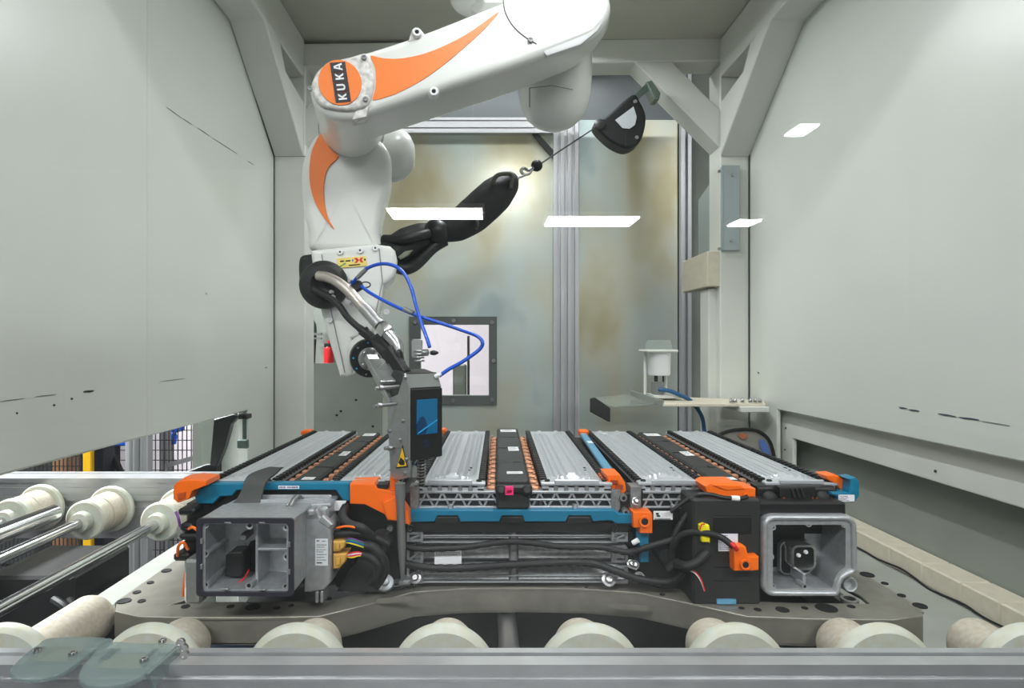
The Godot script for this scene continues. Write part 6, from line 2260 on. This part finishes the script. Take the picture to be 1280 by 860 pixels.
func back_things() -> void:
	# spring balancer on the right brace, its rope, stop ball and hook
	var t := thing("spring_balancer", "dark spring balancer with a pale shield on the rear brace, its rope and hook", "balancer", P(782, 184, 1.93))
	var mb := MB.new()
	prism(mb, curvy(uv([790, 118, 800, 126, 808, 146, 803, 172, 794, 182, 782, 185, 766, 178, 752, 166, 744, 156, 746, 149, 756, 147], 1.88), 3), 0.07, flat(1.88), 0.008, 3)
	part(t, "case", mb, M.black)
	mb = MB.new()
	prism(mb, uv([769, 150, 792, 133, 796, 146, 794, 156, 787, 161, 778, 160], 1.876), 0.002, flat(1.876), 0.0003)
	part(t, "shield", mb, mat(Color(0.66, 0.67, 0.68), 0.5))
	mb = MB.new()
	lathe(mb, [0.0, 0.003, 0.009, 0.003, 0.016, 0.0, 0.016, -0.03], P(750, 155, 1.875), Vector3(0, 0, 1), 18)
	part(t, "rope_outlet", mb, M.tool_dark)
	mb = MB.new()
	bar(mb, P(794, 122, 1.94), P(812, 106, 1.96), 0.02, 0.02, 0.002)
	prism(mb, uv([808, 102, 815, 100, 826, 116, 824, 124, 818, 124], 1.93), 0.05, flat(1.93), 0.003)
	part(t, "hanger", mb, mat(Color(0.50, 0.56, 0.53), 0.3, 0.7))
	for q in [[794, 127], [796, 172]]:
		mb = MB.new()
		screw(mb, P(q[0], q[1], 1.876), 0.006, Vector3(0, 0, 1), 0.004)
		part(t, "screw", mb, M.bolt)
	mb = MB.new()
	tube(mb, PackedVector3Array([P(748, 157, 1.90), P(672, 207, 1.50)]), 0.0022, 6)
	part(t, "rope", mb, M.tool_dark)
	mb = MB.new()
	ball(mb, P(671, 207, 1.49), 0.0145, Vector3.ONE, 10)
	part(t, "stop_ball", mb, M.rubber)
	mb = MB.new()
	tube(mb, curve3([P(668, 209, 1.485), P(660, 213, 1.475), P(655, 210, 1.47), P(651, 214, 1.468), P(655, 219, 1.466), P(648, 222, 1.46), P(641, 228, 1.44)], 4), 0.0038, 8)
	tube(mb, curve3([P(655, 219, 1.466), P(662, 217, 1.47), P(665, 212, 1.48)], 4), 0.003, 8)
	part(t, "hook", mb, M.bolt)
	# steel plate and beige box on the right post
	t = thing("mounting_plate", "grey galvanised mounting plate screwed to the right rear post", "plate", P(912, 313, 1.97))
	mb = MB.new()
	boxw(mb, (904 - CX) * 1.98 / F, (924 - CX) * 1.98 / F, (CY - 313) * 1.98 / F, (CY - 207) * 1.98 / F, 1.975, 1.985, 0.001)
	part(t, "face", mb, mat(Color(0.66, 0.70, 0.71), 0.35, 0.4))
	mb = MB.new()
	prism(mb, side_poly([1.975, (CY - 313) * 1.98 / F, 1.975, (CY - 207) * 1.98 / F, 2.20, (CY - 230) * 1.98 / F, 2.20, (CY - 313) * 1.98 / F]), 0.004, side_plane((904 - CX) * 1.98 / F))
	part(t, "side_flange", mb, mat(Color(0.62, 0.66, 0.67), 0.35, 0.4))
	for q in [[916, 219], [914, 301], [899, 214], [899, 311]]:
		mb = MB.new()
		screw(mb, P(q[0], q[1], 1.974), 0.006, Vector3(0, 0, 1), 0.003)
		part(t, "screw", mb, M.bolt)
	mb = MB.new()
	boxw(mb, 0.735, 0.777, (CY - 358) * 2.0 / F, (CY - 314) * 2.0 / F, 1.995, 2.25, 0.003)
	solo("cable_duct", mb, M.cream, "beige cable duct box beside the right rear post below the steel plate", "duct")
	mb = MB.new()
	boxw(mb, 0.748, 0.778, -0.9, (CY - 360) * 2.0 / F, 2.02, 2.10, 0.003)
	solo("cable_duct", mb, M.frame, "narrow off-white duct running down beside the right rear post", "duct")
	# shelf bracket with the white canister
	t = thing("bracket_shelf", "beige shelf plate with an angled grey edge held by the right rear post", "shelf", P(880, 508, 1.9))
	mb = MB.new()
	var y := -0.178
	var tp := Transform3D(Basis(Vector3(1, 0, 0), Vector3(0, 0, -1), Vector3(0, 1, 0)), Vector3(0, EYE + y, 0))
	var q2 := PackedVector2Array()
	for g in [[829, 505], [957, 505], [954, 500], [815, 495]]:
		var v := PY(g[0], g[1], y)
		q2.append(Vector2(v.x, -v.z))
	prism(mb, q2, 0.008, tp, 0.001)
	part(t, "plate", mb, M.cream)
	mb = MB.new()
	bar(mb, PY(789, 491, y + 0.008), PY(829, 504, y + 0.002), 0.006, 0.018, 0.001)
	part(t, "side_edge", mb, M.panel_grey)
	mb = MB.new()
	boxw(mb, (924 - CX) * 1.78 / F, (959 - CX) * 1.78 / F, (CY - 515) * 1.78 / F, (CY - 508) * 1.78 / F, 1.765, 1.98, 0.002)
	part(t, "bearer", mb, M.frame)
	for x in [914, 919, 928, 938, 944, 950]:
		mb = MB.new()
		lathe(mb, [0.0, 0.014, 0.003, 0.013, 0.004, 0.008, 0.006, 0.006, 0.006, 0.0], P(x, 503, 1.80), Vector3.UP, 8)
		part(t, "bolt", mb, M.steel)
	t = thing("canister_stand", "white cup canister on a small metal stand above the shelf", "canister", P(823, 495, 1.92))
	var z := 1.92
	mb = MB.new()
	lathe(mb, [0.0, -0.036, 0.032, -0.036, 0.0345, -0.030, 0.036, 0.036, 0.040, 0.038, 0.040, 0.043, 0.0, 0.043], P(824, 455, z), Vector3.UP, 30)
	part(t, "cup", mb, M.paper)
	mb = MB.new()
	boxw(mb, (803 - CX) * z / F, (842 - CX) * z / F, (CY - 440) * z / F, (CY - 437) * z / F, z - 0.05, z + 0.05, 0.002)
	part(t, "top_plate", mb, M.frame)
	mb = MB.new()
	prism(mb, uv([809, 425, 838, 425, 841, 436, 806, 438], z + 0.045), 0.004, flat(z + 0.045))
	part(t, "raised_flap", mb, M.clear)
	for x in [804.5, 830]:
		mb = MB.new()
		tube(mb, PackedVector3Array([P(x + 2, 439, z + 0.02), P(x + 2, 493, z + 0.02)]), 0.0052, 12)
		part(t, "post", mb, M.frame)
	mb = MB.new()
	tube(mb, PackedVector3Array([P(820, 468, z), P(820, 478, z)]), 0.006, 10)
	tube(mb, PackedVector3Array([P(829, 468, z), P(829, 478, z)]), 0.003, 10)
	part(t, "stem", mb, M.tool_dark)
	mb = MB.new()
	boxw(mb, (816 - CX) * z / F, (828 - CX) * z / F, (CY - 493) * z / F, (CY - 477) * z / F, z - 0.02, z + 0.02, 0.002)
	part(t, "valve_block", mb, M.plate_grey)
	mb = MB.new()
	boxw(mb, (813 - CX) * z / F, (848 - CX) * z / F, (CY - 497) * z / F, (CY - 493) * z / F, z - 0.03, z + 0.05, 0.001)
	part(t, "foot_plate", mb, M.frame)
	cable("blue_tube", "blue tube leaving the canister's valve block and dropping behind the battery", [P(823, 487, 1.89), P(834, 488, 1.88), P(848, 493, 1.88), P(862, 500, 1.89), P(871, 510, 1.9), P(878, 523, 1.9), P(881, 545, 1.9)], 0.0062, M.blue_dark)
	t = thing("sensor_reflector", "black slanted sensor plate on a clear sheet left of the shelf", "sensor", P(752, 525, 1.9))
	mb = MB.new()
	prism(mb, uv([738, 498, 744, 497, 763, 510, 763, 527, 760, 527, 738, 515], 1.86), 0.012, flat(1.86), 0.002)
	part(t, "black_plate", mb, M.tool_dark)
	mb = MB.new()
	var q3 := PackedVector2Array()
	for g in [[764, 508], [829, 505], [790, 493], [742, 497]]:
		var v := PY(g[0], g[1], -0.190)
		q3.append(Vector2(v.x, -v.z))
	prism(mb, q3, 0.004, Transform3D(tp.basis, Vector3(0, EYE - 0.188, 0)))
	part(t, "clear_sheet", mb, M.clear)
	# cover with a black edge behind the right module
	t = thing("edged_cover", "glossy cover with a black rubber edge standing behind the far right module", "cover", P(930, 590, 1.72))
	var arch := [896, 545, 910, 539, 928, 536.5, 945, 538, 957, 545, 964, 556, 968, 575, 969, 600, 880, 600, 880, 556]
	mb = MB.new()
	prism(mb, uv(arch, 1.73), 0.01, flat(1.73), 0.002)
	part(t, "sheet", mb, mat(Color(0.62, 0.61, 0.58), 0.15, 0.3))
	mb = MB.new()
	var ed := []
	for i in 8:
		ed.append(P(arch[i * 2], arch[i * 2 + 1], 1.725))
	tube(mb, curve3(ed, 4), 0.0048, 8)
	part(t, "rubber_edge", mb, M.gap)
	mb = MB.new()
	prism(mb, curvy(uv([950, 550, 957, 552, 963, 566, 963, 574, 957, 570, 951, 560], 1.722), 3), 0.002, flat(1.722))
	part(t, "painted_blue_reflection", mb, mat(Color(0.32, 0.44, 0.70), 0.3))  # blue reflection put on the sheet as a coloured patch
	mb = MB.new()
	prism(mb, curvy(uv([923, 543, 932, 542, 935, 546, 928, 549], 1.722), 3), 0.002, flat(1.722))
	part(t, "painted_orange_reflection", mb, mat(Color(0.66, 0.40, 0.27), 0.3))  # orange reflection, likewise painted as a flat patch


func hall_things() -> void:
	# seen under the left wall
	var t := thing("mesh_fence", "wire mesh fence panel between grey posts left of the cell", "fence", P(235, 640, 2.9))
	var z := 2.9
	var mb := MB.new()
	for i in 26:
		var x := 188 + i * 5.6
		boxw(mb, (x - CX) * z / F, (x + 1.0 - CX) * z / F, -1.2, 0.1, z, z + 0.004)
	part(t, "upright_wires", mb, M.tool_dark, 0.0, true)
	mb = MB.new()
	for i in 16:
		var y := 500 + i * 12.5
		boxw(mb, (150 - CX) * z / F, (335 - CX) * z / F, (CY - y - 1.0) * z / F, (CY - y) * z / F, z + 0.004, z + 0.008)
	part(t, "level_wires", mb, M.tool_dark, 0.0, true)
	t = thing("mesh_fence", "dark wire mesh fence panel left of the yellow post", "fence", P(80, 640, 2.95))
	mb = MB.new()
	for i in 22:
		var x := -10 + i * 5.2
		boxw(mb, (x - CX) * z / F, (x + 1.2 - CX) * z / F, -1.2, 0.1, z, z + 0.004)
	part(t, "upright_wires", mb, M.tool_dark, 0.0, true)
	mb = MB.new()
	for i in 14:
		var y := 520 + i * 12.5
		boxw(mb, (-20 - CX) * z / F, (104 - CX) * z / F, (CY - y - 1.0) * z / F, (CY - y) * z / F, z + 0.004, z + 0.008)
	part(t, "level_wires", mb, M.tool_dark, 0.0, true)
	var posts := [[156, 167, 2.75, "alu", "left of two wide aluminium fence posts under the cell wall"], [171, 184, 2.8, "alu", "right of two wide aluminium fence posts under the cell wall"], [199, 208, 2.95, "steel", "slim grey fence post beside the pale banner"]]
	for q in posts:
		mb = MB.new()
		boxw(mb, (q[0] - CX) * q[2] / F, (q[1] - CX) * q[2] / F, -1.3, 0.4, q[2], q[2] + 0.05, 0.004)
		boxw(mb, ((q[0] + q[1]) / 2.0 - 1.2 - CX) * q[2] / F, ((q[0] + q[1]) / 2.0 + 1.2 - CX) * q[2] / F, -1.3, 0.4, q[2] - 0.006, q[2])
		solo("fence_post", mb, M[q[3]], q[4], "post")
	mb = MB.new()
	boxw(mb, (103 - CX) * 2.6 / F, (114 - CX) * 2.6 / F, -1.3, 0.3, 2.6, 2.65, 0.004)
	solo("yellow_post", mb, M.post_yellow, "yellow steel post behind the rear conveyor rail", "post")
	mb = MB.new()
	boxw(mb, (114 - CX) * 2.62 / F, (130 - CX) * 2.62 / F, -1.3, 0.3, 2.62, 2.7, 0.004)
	solo("dark_post", mb, mat(Color(0.06, 0.07, 0.12), 0.5), "dark navy post right beside the yellow post", "post")
	mb = MB.new()
	bar(mb, P(134, 556, 2.7), P(158, 604, 2.7), 0.02, 0.02)
	bar(mb, P(126, 574, 2.7), P(142, 604, 2.7), 0.02, 0.02)
	solo("slanting_stay", mb, M.gap, "black slanting stays between the yellow post and the aluminium posts", "stay")
	mb = MB.new()
	boxw(mb, (64 - CX) * 3.3 / F, (84 - CX) * 3.3 / F, -1.3, 0.2, 3.3, 3.4, 0.01)
	solo("orange_column", mb, mat(Color(0.42, 0.29, 0.19), 0.6), "brownish orange column behind the dark mesh fence", "column")
	mb = MB.new()
	boxw(mb, (-30 - CX) * 3.6 / F, (62 - CX) * 3.6 / F, -1.3, 0.2, 3.5, 3.9, 0.02)
	solo("dark_cabinet", mb, mat(Color(0.16, 0.17, 0.17), 0.5), "dark machine cabinet behind the mesh fence at the far left", "cabinet")
	mb = MB.new()
	boxw(mb, (150 - CX) * 4.6 / F, (330 - CX) * 4.6 / F, -1.3, 0.5, 4.6, 4.64, 0.005)
	solo("pale_banner", mb, M.hall_pale, "pale pinkish board in the hall behind the mesh fence", "board")
	mb = MB.new()
	boxw(mb, (136 - CX) * 2.75 / F, (157.5 - CX) * 2.75 / F, (CY - 558) * 2.75 / F, (CY - 548) * 2.75 / F, 2.76, 2.8, 0.006)
	solo("blue_box", mb, M.blue, "small blue fitting under the cell wall left of the aluminium posts", "fitting")
	mb = MB.new()
	boxw(mb, (211 - CX) * 3.1 / F, (222 - CX) * 3.1 / F, (CY - 541) * 3.1 / F, (CY - 533) * 3.1 / F, 3.1, 3.18, 0.006)
	lathe(mb, [0.0, -0.04, 0.02, -0.038, 0.026, 0.0, 0.02, 0.02, 0.0, 0.02], P(215, 546, 3.12), Vector3.UP, 14)
	var bv := solo("blue_valve", mb, M.blue, "blue valve head on a grey pipe in front of the pale board", "valve")
	mb = MB.new()
	tube(mb, PackedVector3Array([P(215, 546, 3.12), Vector3(P(215, 546, 3.12).x, 0.0, -3.12)]), 0.008, 8)
	part(bv, "pipe", mb, M.steel)
	mb = MB.new()
	bar(mb, P(208, 582, 2.7), P(265, 566, 2.6), 0.015, 0.02)
	tube(mb, PackedVector3Array([P(209, 582, 2.7), Vector3(P(209, 582, 2.7).x, 0.0, -2.7)]), 0.01, 8)
	solo("handrail", mb, M.steel, "grey sloping handrail behind the mesh fence's foot", "rail")
	# black arm and flap in the gap of the left wall
	t = thing("hinged_lever", "black angled arm hinged under the left wall beside the battery's far corner", "arm", P(280, 590, 1.76))
	mb = MB.new()
	prism(mb, uv([267, 524, 292, 517, 298, 520, 288, 531, 280, 560, 270, 584, 262, 582], 1.76), 0.03, flat(1.76), 0.003)
	part(t, "arm", mb, M.black)
	mb = MB.new()
	prism(mb, uv([225, 592, 258, 580, 270, 580, 270, 600, 225, 600], 1.78), 0.04, flat(1.78), 0.003)
	part(t, "foot", mb, M.black)
	mb = MB.new()
	boxw(mb, (298 - CX) * 1.74 / F, (310 - CX) * 1.74 / F, (CY - 524) * 1.74 / F, (CY - 518) * 1.74 / F, 1.735, 1.77, 0.002)
	part(t, "hinge", mb, M.tool_dark)
	mb = MB.new()
	boxw(mb, (302 - CX) * 1.73 / F, (306 - CX) * 1.73 / F, (CY - 560) * 1.73 / F, (CY - 520) * 1.73 / F, 1.735, 1.745, 0.001)
	boxw(mb, (296 - CX) * 1.72 / F, (309 - CX) * 1.72 / F, (CY - 561) * 1.72 / F, (CY - 550) * 1.72 / F, 1.72, 1.735, 0.002)
	part(t, "latch_rod", mb, mat(Color(0.38, 0.44, 0.42), 0.4, 0.5))
	mb = MB.new()
	boxw(mb, (270 - CX) * 1.82 / F, (312 - CX) * 1.82 / F, -1.3, (CY - 524) * 1.82 / F, 1.82, 1.84, 0.002)
	solo("side_sheet", mb, M.wall, "off-white return sheet behind the black arm", "sheet")
	# under the left conveyor
	t = thing("drive_unit", "dark drive box with cables under the left rollers", "drive", P(45, 760, 1.3))
	mb = MB.new()
	boxw(mb, -1.05, -0.86, -0.62, -0.485, 1.25, 1.45, 0.006)
	part(t, "box", mb, M.tool_dark)
	mb = MB.new()
	boxw(mb, -0.86, -0.74, -0.7, -0.54, 1.25, 1.4, 0.01)
	part(t, "motor", mb, M.black)
	for k in 3:
		mb = MB.new()
		tube(mb, curve3([W(-0.88 + k * 0.03, -0.52, 1.22), W(-0.84 + k * 0.03, -0.53 - k * 0.02, 1.2), W(-0.80 + k * 0.02, -0.58, 1.2), W(-0.80 + k * 0.03, -0.66, 1.22)], 5), 0.008, 8)
		part(t, "cable", mb, M.rubber)
	mb = MB.new()
	boxw(mb, -0.95, 0.7, -0.75, -0.68, 1.0, 1.06, 0.004)
	solo("cross_beam", mb, M.tool_dark, "dark cross beam low under the conveyor", "beam")
	mb = MB.new()
	boxw(mb, -0.62, -0.42, -0.60, -0.56, 1.0, 1.12, 0.004)
	solo("blue_plate", mb, mat(Color(0.12, 0.22, 0.34), 0.4), "dark blue plate low behind the right acrylic plate", "plate")
	# behind the open bay at the left: cables and a fire extinguisher on the hall's partition
	mb = MB.new()
	boxw(mb, -0.985, -0.55, -1.3, 1.4, 3.3, 3.34)
	solo("partition_board", mb, M.panel_grey, "grey partition seen through the gap left of the robot's forearm", "partition")
	t = thing("fire_extinguisher", "red fire extinguisher on the partition left of the robot's wrist", "extinguisher", P(410, 456, 3.22))
	z = 3.22
	mb = MB.new()
	lathe(mb, [0.0, 0.0, 0.024, 0.0, 0.026, 0.01, 0.026, 0.085, 0.018, 0.1, 0.008, 0.104, 0.008, 0.13, 0.0, 0.13], P(411, 456, z), Vector3.UP, 20)
	part(t, "bottle", mb, M.red)
	mb = MB.new()
	boxw(mb, (406 - CX) * z / F, (414 - CX) * z / F, (CY - 434) * z / F, (CY - 429) * z / F, z - 0.02, z + 0.02, 0.004)
	part(t, "valve_head", mb, M.gap)
	for k in 2:
		cable("looped_cable", ["outer grey looped cable on the partition beside the left post", "inner grey looped cable on the partition beside the left post"][k], [P(384, 400 + k * 8, 3.25), P(388, 399 + k * 8, 3.25), P(392 - k * 3, 403 + k * 6, 3.25), P(394 - k * 4, 415, 3.25), P(392 - k * 4, 456, 3.25)], 0.008, M.tool_dark)
	mb = MB.new()
	boxw(mb, (383 - CX) * 3.24 / F, (402 - CX) * 3.24 / F, (CY - 419) * 3.24 / F, (CY - 416) * 3.24 / F, 3.23, 3.26)
	boxw(mb, (383 - CX) * 3.24 / F, (402 - CX) * 3.24 / F, (CY - 424) * 3.24 / F, (CY - 422) * 3.24 / F, 3.23, 3.26)
	solo("cable_bracket", mb, M.plate_grey, "pale double bar bracket holding the looped cables", "bracket")
	# seen through the small rear window
	z = 3.6
	mb = MB.new()
	boxw(mb, -0.75, 0.3, -1.3, 0.9, 4.2, 4.24)
	solo("pale_board", mb, M.hall_pale, "pale board seen through the small rear window", "board")
	mb = MB.new()
	boxw(mb, (566 - CX) * z / F, (583 - CX) * z / F, -1.3, (CY - 455) * z / F, z, z + 0.1, 0.01)
	solo("grey_machine", mb, M.panel_grey, "grey machine cabinet seen through the small rear window", "machine")
	mb = MB.new()
	boxw(mb, (584 - CX) * z / F, (587 - CX) * z / F, -1.3, (CY - 420) * z / F, z, z + 0.03)
	solo("dark_upright", mb, M.tool_dark, "thin dark upright seen through the small rear window", "post")
